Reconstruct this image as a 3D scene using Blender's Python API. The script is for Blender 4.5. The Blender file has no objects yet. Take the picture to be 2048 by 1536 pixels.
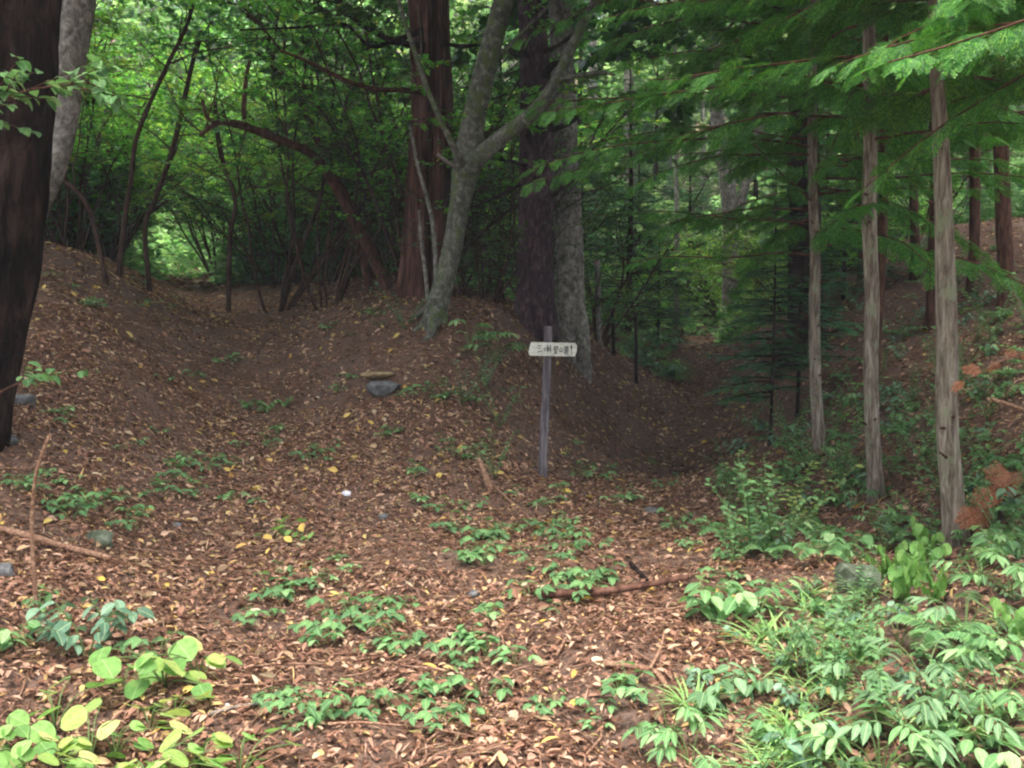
import bpy, math, random
import numpy as np
from mathutils import Vector

# ------------------------------------------------------------------ camera, world, sun, exposure
sc = bpy.context.scene
C = sc.collection
W, H, F = 2048.0, 1536.0, 2048.0
CAM = np.array([0.0, 0.0, 1.5]); PITCH = math.radians(4.97)
cd = bpy.data.cameras.new('camera'); cam = bpy.data.objects.new('camera', cd); C.objects.link(cam)
cam.location = CAM; cam.rotation_euler = (math.pi/2 - PITCH, 0, 0)
cd.sensor_width = 36; cd.lens = 36*F/W; cd.clip_end = 600; cd.clip_start = 0.05
sc.camera = cam
SUN_EL, SUN_ROT = math.radians(78), math.radians(200)
w = bpy.data.worlds.new('World'); sc.world = w; w.use_nodes = True
nt = w.node_tree; bgn = nt.nodes['Background']
sky = nt.nodes.new('ShaderNodeTexSky'); sky.sky_type = 'NISHITA'; sky.sun_disc = False
sky.sun_elevation = SUN_EL; sky.sun_rotation = SUN_ROT; sky.air_density = 1.0; sky.dust_density = 5.0; sky.ozone_density = 1.0
hs = nt.nodes.new('ShaderNodeHueSaturation'); hs.inputs['Saturation'].default_value = 0.4   # overcast: a whiter sky
nt.links.new(sky.outputs[0], hs.inputs['Color']); nt.links.new(hs.outputs[0], bgn.inputs[0]); bgn.inputs[1].default_value = 0.15
sl = bpy.data.lights.new('sun', 'SUN'); so = bpy.data.objects.new('sun', sl); C.objects.link(so)
sl.energy = 1.0; sl.angle = math.radians(35); sl.color = (1.0, 0.95, 0.88)
az = SUN_ROT  # direction towards the sun, behind the camera
sd = Vector((math.sin(az)*math.cos(SUN_EL), math.cos(az)*math.cos(SUN_EL), math.sin(SUN_EL)))
so.rotation_euler = sd.to_track_quat('Z', 'Y').to_euler(); so.location = (0, 0, 60)
sc.view_settings.view_transform = 'Standard'; sc.view_settings.look = 'None'
sc.view_settings.gamma = 1; sc.view_settings.exposure = 2.4
sc.render.engine = 'CYCLES'
cy = sc.cycles
cy.use_denoising = True; cy.max_bounces = 7; cy.diffuse_bounces = 4; cy.glossy_bounces = 2
cy.transmission_bounces = 5; cy.transparent_max_bounces = 4; cy.filter_width = 2.2
HAZE = 0.0014; cy.volume_bounces = 0
cy.caustics_reflective = False; cy.caustics_refractive = False; cy.sample_clamp_indirect = 6

# ------------------------------------------------------------------ geometry helpers
SP, CP = math.sin(PITCH), math.cos(PITCH)
def ray(px, py):
    dx = (px-1024)/F; dz = -(py-768)/F
    return np.array([dx, CP + dz*SP, -SP + dz*CP])
def at(px, py, Y):
    d = ray(px, py); return CAM + d*(Y/d[1])
def proj(p):
    v = np.asarray(p, float) - CAM
    f = v[1]*CP - v[2]*SP; u = v[1]*SP + v[2]*CP
    return 1024 + F*v[0]/f, 768 - F*u/f

_ctrl = [  # (px, py, distance) read off the photo
 (0,1536,3.2),(700,1536,3.2),(1400,1536,3.2),(2048,1536,3.0),(400,1300,4.3),(1100,1300,4.3),(1700,1300,4.0),(2048,1300,3.6),
 (0,1250,4.2),(0,1050,5.6),(300,1100,6.0),(800,1100,6.0),(1300,1100,6.1),(1600,1100,5.6),(1915,1105,5.5),
 (0,880,6.9),(-150,860,6.8),(150,800,8.0),(150,650,9.6),(120,500,13),(-200,600,9.5),(-300,450,14),
 (450,980,7.6),(450,860,9.2),(600,760,11),(460,650,14),(420,600,17),(400,566,20),(300,560,18),(230,530,17),
 (765,775,10.3),(700,900,8.8),(880,1000,7.8),(1080,955,9.2),(950,850,9.9),(960,740,11.0),(870,665,11.5),(840,590,13.5),(650,600,16),(750,560,17),(600,575,19),
 (1070,695,12.5),(1150,765,13.0),(1200,880,11.0),(1100,860,10.5),(1250,1000,8.6),(1350,900,11.5),(1500,1000,8.3),(1400,780,16),(1380,670,24),(1370,640,29),
 (1250,720,14.5),(1280,680,17.5),(1180,690,15.5),(1480,700,20),(1500,840,12),(1755,1000,7.5),(1638,885,9.3),(1600,730,13.5),(1600,620,18),
 (1700,540,17),(1800,490,16),(1900,475,15.5),(2048,500,14),(2015,615,11.5),(1945,605,12.5),(1830,565,14.5),(2048,800,7.6),(2048,950,6.0),(2048,1120,4.8),(1800,800,9.5),
]
_P = [at(*c) for c in _ctrl]
_P += [np.array(q, float) for q in [(-12,22,2.6),(-9,28,2.2),(-12,40,3.0),(-4,26,2.0),(0,26,1.9),(0,34,2.6),(5.5,38,1.6),(10,26,3.2),(14,20,3.4),(9,16,2.8),
  (-10,8,2.4),(-14,14,3.6),(-8,3,1.0),(8,5,1.6),(10,10,2.6),(6,1,0.4),(-5,0,0.1),(0,0,0.0),(3,0,0.0),(0,-12,-0.3),(-20,-12,0),(20,-12,0),
  (-30,10,6),(30,10,6),(-30,40,7),(30,40,8),(0,60,9),(-40,60,11),(40,60,13),(0,100,24),(-60,100,26),(60,100,28),(-70,-12,0),(70,-12,0),(-70,50,14),(70,50,16)]]
_P = np.array(_P)
def _U(r2): return np.where(r2 > 1e-9, 0.5*r2*np.log(np.maximum(r2, 1e-9)), 0)
_n = len(_P); _X = _P[:, :2]
_K = _U(((_X[:, None]-_X[None])**2).sum(-1)) + np.eye(_n)*0.12
_Q = np.hstack([np.ones((_n, 1)), _X])
_A = np.block([[_K, _Q], [_Q.T, np.zeros((3, 3))]])
_w = np.linalg.solve(_A, np.concatenate([_P[:, 2], np.zeros(3)]))
# trails (world): clear corridors
TRAIL_L = np.array([(-2.2, 8.5), (-3.0, 11.3), (-3.9, 14), (-5.5, 18), (-8.0, 25), (-9.2, 28.5)])
TRAIL_R = np.array([(1.2, 8.7), (1.9, 12), (2.9, 16), (4.2, 24), (4.6, 27)])
def _dline(x, y, T):
    d = np.full(x.shape, 99.0)
    for a, b in zip(T[:-1], T[1:]):
        e = b-a; t = np.clip(((x-a[0])*e[0]+(y-a[1])*e[1])/(e@e), 0, 1); d = np.minimum(d, np.hypot(x-a[0]-t*e[0], y-a[1]-t*e[1]))
    return d
def _ss(v, a, b): t = np.clip((v-a)/(b-a), 0, 1); return t*t*(3-2*t)
def gz(x, y):
    x = np.atleast_1d(np.asarray(x, float)); y = np.atleast_1d(np.asarray(y, float))
    out = np.empty(x.shape); xf, yf, of = x.ravel(), y.ravel(), out.ravel()
    for i in range(0, len(xf), 20000):
        X = np.stack([xf[i:i+20000], yf[i:i+20000]], 1)
        U = _U(((X[:, None]-_X[None])**2).sum(-1))
        of[i:i+20000] = U@_w[:_n] + _w[_n] + X@_w[_n+1:]
    z = of.reshape(x.shape)
    z = z + 0.035*np.sin(x*2.3+1.3*np.sin(y*1.7))*np.cos(y*2.9+x) + 0.018*np.sin(x*6.1+y*3.3)*np.sin(y*7.3-x*2.2)
    d = _dline(x, y, TRAIL_R); f = _ss(y, 9.0, 11.5)*(1-.85*_ss(y, 12.5, 17.5))
    z = z + f*(-.30*np.exp(-(d/.85)**2) + .26*np.exp(-((d-2.0)/.75)**2))
    d = _dline(x, y, TRAIL_L); z = z + _ss(y, 8.5, 11)*(-.12*np.exp(-(d/.8)**2) + .07*np.exp(-((d-1.7)/.6)**2))
    z = z + (.006*np.sin(x*23+3*np.sin(y*11))*np.sin(y*19+2*np.sin(x*9)) + .01*np.sin(x*11.3-y*4.1)*np.sin(y*9.7+x*3.3))*(y < 22)
    return z
def gzs(x, y): return float(gz(x, y)[0])
def ground(px, py, ymin=2.0, ymax=40):
    d = ray(px, py); ys = np.linspace(ymin, ymax, 900)
    P = CAM[None] + d[None]*(ys/d[1])[:, None]
    g = gz(P[:, 0], P[:, 1]); k = np.where(P[:, 2] <= g)[0]
    i = k[0] if len(k) else len(ys)-1
    return np.array([P[i, 0], P[i, 1], g[i]])

def unit(v):
    v = np.asarray(v, float); return v/np.maximum(np.linalg.norm(v, axis=-1, keepdims=True), 1e-9)
def frames(d, n):
    d = unit(d); x = unit(np.cross(d, n)); z = np.cross(x, d)
    return np.stack([x, d, z], -1)       # columns: side, along, normal
def cross_n(rng, n, tilt=0.4):
    v = rng.normal(0, tilt, (n, 3)); v[:, 2] = 1; return unit(v)

class MB:
    def __init__(s): s.v = []; s.f = {}; s.n = 0; s.c = []
    def add(s, v, *faces, co=None):
        v = np.asarray(v, float)
        for f in faces:
            f = np.asarray(f, int)
            if len(f): s.f.setdefault(f.shape[1], []).append(f + s.n)
        s.v.append(v); s.n += len(v); s.c.append(np.zeros((len(v), 3)) if co is None else co)
    def scatter(s, tpl, pos, R, scale):
        tv, tf = tpl; n = len(pos); scale = np.asarray(scale, float)
        if scale.ndim == 0: scale = np.full(n, float(scale))
        if scale.ndim == 1: scale = np.repeat(scale[:, None], 3, 1)
        if n == 0: return
        v = np.einsum('nij,nkj->nki', R, tv[None]*scale[:, None, :]) + pos[:, None, :]
        off = (np.arange(n)*len(tv))[:, None, None]
        s.add(v.reshape(-1, 3), *[(f[None] + off).reshape(-1, f.shape[1]) for f in tf], co=np.tile(tv, (n, 1)))
    def build(s, name, mat, parent=None, origin=None, smooth=False):
        v = np.concatenate(s.v)
        if origin is None and parent is not None:
            origin = np.array(parent.get('_o', (0, 0, 0)))
        if origin is not None: v = v - origin
        me = bpy.data.meshes.new(name)
        loops, starts, tots = [], [], []; st = 0
        for k, L in s.f.items():
            a = np.concatenate(L); loops.append(a.ravel()); m = len(a)
            starts.append(st + np.arange(m)*k); tots.append(np.full(m, k)); st += m*k
        loops = np.concatenate(loops); starts = np.concatenate(starts); tots = np.concatenate(tots)
        me.vertices.add(len(v)); me.vertices.foreach_set('co', v.astype(np.float32).ravel())
        me.loops.add(len(loops)); me.loops.foreach_set('vertex_index', loops.astype(np.int32))
        me.polygons.add(len(starts)); me.polygons.foreach_set('loop_start', starts.astype(np.int32))
        me.polygons.foreach_set('loop_total', tots.astype(np.int32))
        me.polygons.foreach_set('use_smooth', np.full(len(starts), smooth))
        me.update(calc_edges=True)
        if mat.get('veins'):
            at_ = me.attributes.new('leafco', 'FLOAT_VECTOR', 'POINT'); at_.data.foreach_set('vector', np.concatenate(s.c).astype(np.float32).ravel())
        me.materials.append(mat)
        o = bpy.data.objects.new(name, me); C.objects.link(o)
        if parent is not None: o.parent = parent
        elif origin is not None: o.location = origin
        return o

def crom(P, per):
    P = np.asarray(P, float); out = []
    Q = np.vstack([2*P[0]-P[1], P, 2*P[-1]-P[-2]])
    for i in range(len(P)-1):
        a, b, c, d = Q[i], Q[i+1], Q[i+2], Q[i+3]
        for t in np.linspace(0, 1, per, endpoint=False):
            out.append(0.5*((2*b)+(c-a)*t+(2*a-5*b+4*c-d)*t*t+(3*b-a-3*c+d)*t**3))
    out.append(P[-1]); return np.array(out)
def tube(mb, pts, rad, sides=8, per=None, mod=None, cap=True):
    pts = np.asarray(pts, float); rad = np.broadcast_to(np.asarray(rad, float), (len(pts),))
    if per:
        q = crom(np.hstack([pts, rad[:, None]]), per); pts, rad = q[:, :3], np.maximum(q[:, 3], 1e-4)
    n = len(pts); T = unit(np.gradient(pts, axis=0))
    ref = np.array([1.0, 0, 0]) if abs(T[0, 0]) < 0.9 else np.array([0, 1.0, 0])
    th = np.arange(sides)*2*math.pi/sides
    u = unit(ref - T[0]*(ref@T[0])); V = np.empty((n, sides, 3))
    s = np.concatenate([[0], np.cumsum(np.linalg.norm(np.diff(pts, axis=0), axis=1))])
    for i in range(n):
        u = unit(u - T[i]*(u@T[i])); w_ = np.cross(T[i], u)
        r = rad[i]*(mod(th, s[i]) if mod else 1.0)*np.ones(sides)
        V[i] = pts[i] + (np.cos(th)*r)[:, None]*u + (np.sin(th)*r)[:, None]*w_
    idx = np.arange(n*sides).reshape(n, sides); nx = np.roll(idx, -1, 1)
    q = np.stack([idx[:-1], nx[:-1], nx[1:], idx[1:]], -1).reshape(-1, 4)
    fs = [q]
    if cap: mb.add(V.reshape(-1, 3), q, np.array([idx[-1]]), np.array([idx[0][::-1]]))
    else: mb.add(V.reshape(-1, 3), q)
def barkmod(seed, amp=0.06, k=9, flare=0.35, fh=0.3, lobes=5, vz=1.2, fissure=0.0, fang=0.0):
    r = np.random.default_rng(seed); ph = r.uniform(0, 6.28, 12)
    def m(th, s):
        wv = 0.5*math.sin(s*vz*1.3+ph[0]) + 0.35*math.sin(s*vz*3.1+ph[1])
        a = np.abs(np.sin(th*k/2 + wv + ph[2]))**0.6*amp
        b = amp*0.5*np.sin(th*(k*2+1) + 2.2*math.sin(s*vz*2.3+ph[3]) + ph[4])*np.sin(s*5.3+th*3+ph[5])
        c = 0.05*np.sin(th*2+s*1.1+ph[6]) + 0.04*np.sin(th*3-s*2.3+ph[7])
        f = flare*math.exp(-s/fh)*(1+0.55*np.cos(th*lobes+ph[8]) + 0.2*np.cos(th*2+ph[9]))
        d = th-(fang+0.18*math.sin(s*1.1+ph[10])); d = (d+math.pi) % (2*math.pi) - math.pi
        g = -fissure*np.exp(-(d/0.20)**2)
        return 1 + a + b + c + f + g
    return m

# ------------------------------------------------------------------ naming
def thing(name, label, cat, loc, group=None):
    o = bpy.data.objects.new(name, None); C.objects.link(o); o.empty_display_size = 0.1
    o.location = loc; o['_o'] = [float(q) for q in loc]
    o['label'] = label; o['category'] = cat
    if group: o['group'] = group
    return o
def tag(o, label, cat, group=None):
    o['label'] = label; o['category'] = cat
    if group: o['group'] = group
    return o
def structure(o): o['kind'] = 'structure'; return o
def stuff(o, label, cat): o['kind'] = 'stuff'; return tag(o, label, cat)
def dup(root, loc, rz=0.0, s=1.0, label=None, group=None, tilt=(0, 0)):
    r = root.copy(); C.objects.link(r); r.location = loc; r.rotation_euler = (tilt[0], tilt[1], rz); r.scale = (s, s, s)
    if label: r['label'] = label
    if group: r['group'] = group
    for ch in list(root.children):
        c = ch.copy(); C.objects.link(c); c.parent = r
        for g in ch.children:
            d = g.copy(); C.objects.link(d); d.parent = c
    return r

# ------------------------------------------------------------------ materials
def lin(h):
    h = h.lstrip('#'); c = [int(h[i:i+2], 16)/255 for i in (0, 2, 4)]
    return tuple([x/12.92 if x <= 0.04045 else ((x+0.055)/1.055)**2.4 for x in c] + [1])
def newmat(name):
    m = bpy.data.materials.new(name); m.use_nodes = True; n = m.node_tree
    return m, n, n.nodes['Principled BSDF'], n.nodes['Material Output']
def ramp(n, fac, stops):
    r = n.nodes.new('ShaderNodeValToRGB'); e = r.color_ramp.elements
    while len(e) < len(stops): e.new(0.5)
    for i, (p, c) in enumerate(stops): e[i].position = p; e[i].color = c if len(c) == 4 else (*c, 1)
    n.links.new(fac, r.inputs[0]); return r.outputs[0]
def noise(n, scale, detail=4, vec=None, rough=0.6, dist=0.0):
    t = n.nodes.new('ShaderNodeTexNoise'); t.inputs['Scale'].default_value = scale; t.inputs['Detail'].default_value = detail
    t.inputs['Roughness'].default_value = rough; t.inputs['Distortion'].default_value = dist
    if vec is not None: n.links.new(vec, t.inputs['Vector'])
    return t.outputs[0]
def mapping(n, scale=(1, 1, 1)):
    t = n.nodes.new('ShaderNodeTexCoord'); m = n.nodes.new('ShaderNodeMapping'); m.inputs['Scale'].default_value = scale
    n.links.new(t.outputs['Object'], m.inputs[0]); return m.outputs[0]
def mixc(n, f, a, b, mode='MIX'):
    m = n.nodes.new('ShaderNodeMix'); m.data_type = 'RGBA'; m.blend_type = mode
    for sock, v in ((m.inputs[0], f), (m.inputs[6], a), (m.inputs[7], b)):
        if hasattr(v, 'is_linked'): n.links.new(v, sock)
        else: sock.default_value = v
    return m.outputs[2]
def bump(n, b, h, strength=0.5, dist=0.02):
    u = n.nodes.new('ShaderNodeBump'); u.inputs['Strength'].default_value = strength; u.inputs['Distance'].default_value = dist
    n.links.new(h, u.inputs['Height']); n.links.new(u.outputs[0], b.inputs['Normal'])
def bark(name, dark, mid, light, sxy=14, sz=2.2, bs=0.9, bd=0.02, moss=None, mossamt=0.5):
    m, n, b, o = newmat(name); v = mapping(n, (sxy, sxy, sz))
    f = noise(n, 1.0, 8, v, 0.68, 0.6); col = ramp(n, f, [(0.32, dark), (0.5, mid), (0.68, light)])
    f2 = noise(n, 1.3, 4, mapping(n, (1, 1, 0.6)))
    col = mixc(n, ramp(n, f2, [(0.35, (0, 0, 0)), (0.75, (1, 1, 1))]), col, mixc(n, 1.0, col, (0.6, 0.6, 0.62, 1), 'MULTIPLY'))
    if moss:
        f3 = noise(n, 6, 6, mapping(n, (1, 1, 0.7)), 0.75)
        col = mixc(n, ramp(n, f3, [(mossamt, (0, 0, 0)), (mossamt+0.1, (1, 1, 1))]), col, moss)
    n.links.new(col, b.inputs['Base Color']); b.inputs['Roughness'].default_value = 0.9; b.inputs['Specular IOR Level'].default_value = 0.15
    bump(n, b, f, bs, bd); return m
def leafmat(name, stops, trans=0.45, rough=0.5, spec=0.3, boost=1.5, spots=None, objvar=False, veins=False):
    m, n, b, o = newmat(name)
    g = n.nodes.new('ShaderNodeNewGeometry'); r = g.outputs['Random Per Island']
    col = ramp(n, r, stops)
    if spots:
        f = noise(n, 60, 4, mapping(n)); col = mixc(n, ramp(n, f, [(0.58, (0, 0, 0)), (0.68, (1, 1, 1))]), col, spots)
    if objvar:
        oi = n.nodes.new('ShaderNodeObjectInfo'); h = n.nodes.new('ShaderNodeHueSaturation')
        mr = n.nodes.new('ShaderNodeMapRange'); mr.inputs[3].default_value = 0.475; mr.inputs[4].default_value = 0.52
        n.links.new(oi.outputs['Random'], mr.inputs[0]); n.links.new(mr.outputs[0], h.inputs['Hue'])
        mr2 = n.nodes.new('ShaderNodeMapRange'); mr2.inputs[3].default_value = 0.75; mr2.inputs[4].default_value = 1.3
        n.links.new(oi.outputs['Random'], mr2.inputs[0]); n.links.new(mr2.outputs[0], h.inputs['Value'])
        n.links.new(col, h.inputs['Color']); col = h.outputs[0]
    if veins:
        m['veins'] = 1
        at_ = n.nodes.new('ShaderNodeAttribute'); at_.attribute_name = 'leafco'; sx = n.nodes.new('ShaderNodeSeparateXYZ'); n.links.new(at_.outputs['Vector'], sx.inputs[0])
        def mt(op, a, b_=None):
            q = n.nodes.new('ShaderNodeMath'); q.operation = op
            for i, v_ in enumerate((a, b_)):
                if v_ is None: continue
                if hasattr(v_, 'is_linked'): n.links.new(v_, q.inputs[i])
                else: q.inputs[i].default_value = v_
            return q.outputs[0]
        ax_ = mt('ABSOLUTE', sx.outputs[0]); ph_ = mt('MULTIPLY', mt('SUBTRACT', sx.outputs[1], mt('MULTIPLY', ax_, .75)), 48.0)
        sv = mt('POWER', mt('ABSOLUTE', mt('COSINE', ph_)), 10.0); mid = mt('LESS_THAN', ax_, .018)
        vn = mt('MAXIMUM', mt('MULTIPLY', sv, .7), mid)
        blot = ramp(n, noise(n, 45, 5, mapping(n), .7), [(.35, (.72, .72, .66)), (.6, (1.12, 1.12, 1.1))])
        col = mixc(n, 1.0, col, blot, 'MULTIPLY')
        edge = ramp(n, noise(n, 22, 5, mapping(n), .8), [(.62, (0, 0, 0)), (.68, (1, 1, 1))]); col = mixc(n, edge, col, lin('#8a7a3c'))
        col = mixc(n, mt('MULTIPLY', vn, .45), col, lin('#c4d4a0')); bump(n, b, vn, -.35, .004)
    n.links.new(col, b.inputs['Base Color']); b.inputs['Roughness'].default_value = rough; b.inputs['Specular IOR Level'].default_value = spec
    if trans > 0:
        t = n.nodes.new('ShaderNodeBsdfTranslucent')
        n.links.new(mixc(n, 1.0, col, (boost, boost*1.05, boost*0.75, 1), 'MULTIPLY'), t.inputs[0])
        mx = n.nodes.new('ShaderNodeMixShader'); mx.inputs[0].default_value = trans
        n.links.new(b.outputs[0], mx.inputs[1]); n.links.new(t.outputs[0], mx.inputs[2]); n.links.new(mx.outputs[0], o.inputs[0])
    return m

def mk_ground():
    m, n, b, o = newmat('forest_soil'); v = mapping(n)
    f = noise(n, 55, 8, v, 0.75, 0.4); c = ramp(n, f, [(0.33, lin('#1b1412')), (0.44, lin('#54433a')), (0.56, lin('#846a5a')), (0.7, lin('#ab9280'))])
    f2 = noise(n, 0.8, 5, v); c = mixc(n, ramp(n, f2, [(0.45, (0, 0, 0)), (0.62, (1, 1, 1))]), c, mixc(n, 0.6, c, lin('#7d6c64')))
    vo = n.nodes.new('ShaderNodeTexVoronoi'); vo.inputs['Scale'].default_value = 38; n.links.new(v, vo.inputs['Vector'])
    c = mixc(n, 0.3, c, ramp(n, vo.outputs['Color'], [(0.2, lin('#2a1e1a')), (0.5, lin('#6e4a3a')), (0.8, lin('#9c7a64'))]))
    n.links.new(c, b.inputs['Base Color']); b.inputs['Roughness'].default_value = 0.95; b.inputs['Specular IOR Level'].default_value = 0.1
    bump(n, b, f, 0.8, 0.03); return m
M = {}
M['ground'] = mk_ground()
M['litter'] = leafmat('leaf_litter', [(0.0, lin('#3a2b22')), (0.15, lin('#5e4434')), (0.34, lin('#745444')), (0.54, lin('#8e6854')), (0.72, lin('#a87e68')), (0.84, lin('#bf9a84')), (0.92, lin('#d2b296')), (0.97, lin('#cba670')), (1.0, lin('#cdb878'))], trans=0.12, rough=0.7, spec=.15)
M['bark_red'] = bark('red_fibrous_bark', lin('#1d1310'), lin('#583a31'), lin('#936d5f'), 16, 1.4, 1.0, 0.03)
M['bark_dark'] = bark('dark_furrowed_bark', lin('#0e0a0a'), lin('#30231f'), lin('#55433c'), 9, 2.4, 1.0, 0.09)
M['bark_scaly'] = bark('scaly_bark', lin('#161011'), lin('#48353a'), lin('#7c6668'), 22, 9, 1.0, 0.03)
M['bark_grey'] = bark('smooth_grey_bark', lin('#37382f'), lin('#6b6a60'), lin('#a5a391'), 16, 14, 0.8, 0.012, moss=lin('#59663f'), mossamt=0.50)
M['bark_pale'] = bark('pale_bark', lin('#454039'), lin('#847e75'), lin('#bdb7ab'), 16, 12, 0.8, 0.012, moss=lin('#6f7158'), mossamt=0.58)
M['bark_hinoki'] = bark('stringy_brown_bark', lin('#4a4038'), lin('#8d7f70'), lin('#c0b6a6'), 36, 5.5, 1.0, 0.016, moss=lin('#8a8f74'), mossamt=0.55)
M['bark_hinoki_dark'] = bark('dark_stringy_bark', lin('#241713'), lin('#54392e'), lin('#7c5c4b'), 36, 5, 1.0, 0.012)
M['bark_twig'] = bark('twig_bark', lin('#2a1e19'), lin('#4e3a30'), lin('#6f574a'), 25, 6, 0.4, 0.006)
M['bark_orange'] = bark('orange_brown_bark', lin('#35221b'), lin('#604236'), lin('#876353'), 20, 5, 0.5, 0.01)
M['stick'] = bark('dead_wood', lin('#5b3e30'), lin('#94705a'), lin('#c3a288'), 60, 60, 0.5, 0.004)
M['stick_grey'] = bark('bleached_wood', lin('#6d625b'), lin('#988b80'), lin('#c1b5a6'), 40, 40, 0.5, 0.004)
M['green_bright'] = leafmat('bright_green_leaf', [(0, lin('#4e7c30')), (0.4, lin('#6c9f46')), (0.7, lin('#8ebb5e')), (0.93, lin('#7aa83a')), (1, lin('#b8b250'))], 0.6, objvar=True)
M['green_mid'] = leafmat('mid_green_leaf', [(0, lin('#34582f')), (0.5, lin('#4a783f')), (0.9, lin('#689454')), (1, lin('#7d9a3c'))], 0.42, objvar=True)
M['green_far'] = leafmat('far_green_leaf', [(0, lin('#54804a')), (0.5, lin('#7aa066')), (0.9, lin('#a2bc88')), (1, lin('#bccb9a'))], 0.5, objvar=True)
M['fir'] = leafmat('fir_needle', [(0, lin('#24502f')), (0.5, lin('#386e42')), (0.85, lin('#568a54')), (1, lin('#7fac74'))], 0.2, rough=0.45, objvar=True)
M['hinoki'] = leafmat('hinoki_scale_leaf', [(0, lin('#26562a')), (0.45, lin('#3e7c34')), (0.8, lin('#62a040')), (1, lin('#96c852'))], 0.3, rough=0.45)
M['canopy'] = leafmat('canopy_leaf', [(0, lin('#1f3f1c')), (0.5, lin('#2f5a26')), (1, lin('#42702f'))], 0.25)
M['pl_dark'] = leafmat('seedling_leaf', [(0, lin('#2c5a30')), (0.5, lin('#44794a')), (1, lin('#6a9a5c'))], 0.28, .6, .25, veins=True)
M['pl_yel'] = leafmat('yellow_green_leaf', [(0, lin('#6f9848')), (0.4, lin('#8fae58')), (0.75, lin('#b3bd6c')), (1, lin('#cdc888'))], 0.3, .6, .25, spots=lin('#8a9a4c'), veins=True)
M['pl_blue'] = leafmat('blue_green_leaf', [(0, lin('#34604e')), (0.5, lin('#507c66')), (1, lin('#7a9e86'))], 0.22, .5, .3, veins=True)
M['pl_lime'] = leafmat('lime_leaf', [(0, lin('#5a8f42')), (0.6, lin('#7aac56')), (1, lin('#9abf6e'))], 0.35, .6, .25, veins=True)
M['pl_mid'] = leafmat('fresh_leaf', [(0, lin('#38683c')), (0.5, lin('#568c52')), (0.85, lin('#78a868')), (1, lin('#9abc86'))], 0.3, .6, .25, veins=True)
M['pl_pale'] = leafmat('pale_sage_leaf', [(0, lin('#3c6842')), (0.5, lin('#568058')), (1, lin('#7aa076'))], 0.28, .6, .28, veins=True)
M['dead_frond'] = leafmat('dead_orange_scale_leaf', [(0, lin('#8a4c36')), (0.5, lin('#b07052')), (1, lin('#cc9878'))], 0.2)
M['stem_green'] = leafmat('green_stem', [(0, lin('#4c6a38')), (1, lin('#6a7a48'))], 0)
def stone(name, a, b_, c):
    m, n, b, o = newmat(name); f = noise(n, 14, 8, mapping(n), 0.7)
    n.links.new(ramp(n, f, [(0.3, a), (0.5, b_), (0.7, c)]), b.inputs['Base Color']); b.inputs['Roughness'].default_value = 0.9; bump(n, b, f, 0.5, 0.02); return m
M['stone'] = stone('grey_stone', lin('#3b3b3b'), lin('#5f5f60'), lin('#838383'))
M['stone_tan'] = stone('tan_stone', lin('#6d5b44'), lin('#a08a66'), lin('#bfa980'))
M['stone_moss'] = stone('mossy_stone', lin('#343a2c'), lin('#545c48'), lin('#80887a'))
M['white'] = stone('white_litter', lin('#b8bccb'), lin('#d5d8e6'), lin('#eeeef8'))

# ------------------------------------------------------------------ ground sheet
def axis(a, b, fine0, fine1, step, grow=1.12):
    v = list(np.arange(fine0, fine1, step)); s = step; q = fine0
    while q > a: s *= grow; q -= s; v.insert(0, q)
    s = step; q = v[-1]
    while q < b: s *= grow; q += s; v.append(q)
    return np.array(v)
gx = axis(-90, 90, -9, 9, 0.09); gy = axis(-25, 130, 1, 22, 0.08)
GX, GY = np.meshgrid(gx, gy); GZ = gz(GX, GY)
mb = MB(); idx = np.arange(GX.size).reshape(GX.shape)
mb.add(np.stack([GX.ravel(), GY.ravel(), GZ.ravel()], 1), np.stack([idx[:-1, :-1], idx[:-1, 1:], idx[1:, 1:], idx[1:, :-1]], -1).reshape(-1, 4))
structure(mb.build('ground', M['ground'], smooth=True))

def dtrail(x, y, T):
    p = np.array([x, y]); best = 9
    for a, b in zip(T[:-1], T[1:]):
        t = np.clip(((p-a)@(b-a))/((b-a)@(b-a)), 0, 1); best = min(best, np.linalg.norm(p-a-t*(b-a)))
    return best

# ------------------------------------------------------------------ leaf templates (along +Y, normal +Z, length 1)
def lt(w, n=5, fold=0.15, curl=0.2, serr=0.0, shape=0.45):
    v = [(0, 0, 0)]; f = []; t3 = []
    for i in range(1, n):
        t = i/n; h = w*0.5*math.sin(math.pi*t**(0.9 if shape > .4 else .7))**0.8
        if shape < 0.4: h = w*0.5*math.sqrt(max(0, 1-(2*t**.9-1)**2))*(1.08-.2*t)
        if serr and i % 2: h *= 1-serr
        z = -curl*t*t
        v += [(-h, t, z+fold*h*1.5), (0, t, z), (h, t, z+fold*h*1.5)]
    v.append((0, 1, -curl))
    t3 += [(0, 2, 1), (0, 3, 2)]
    for i in range(n-2):
        a = 1+3*i; f += [(a, a+1, a+4, a+3), (a+1, a+2, a+5, a+4)]
    a = 1+3*(n-2); e = len(v)-1; t3 += [(a, a+1, e), (a+1, a+2, e)]
    out = [np.array(t3)]
    if f: out.append(np.array(f))
    return np.array(v, float), out
L_SIMPLE = (np.array([(0, 0, 0), (-.28, .5, .05), (0, 1, -.08), (.28, .5, .05)], float), [np.array([(0, 3, 2, 1)])])
L_WIDE = (np.array([(0, 0, 0), (-.42, .45, .06), (-.2, .85, .0), (.1, 1, -.1), (.4, .5, .04)], float), [np.array([(0, 4, 3, 2, 1)])])
L_LIT = lt(0.45, 3, 0.35, 0.25)
L_OV = lt(0.55, 6, 0.18, 0.25)
L_RND = lt(0.98, 9, 0.05, 0.15, shape=0.3)
L_HEART = lt(0.85, 14, 0.12, 0.2, serr=0.10, shape=0.3)
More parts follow.
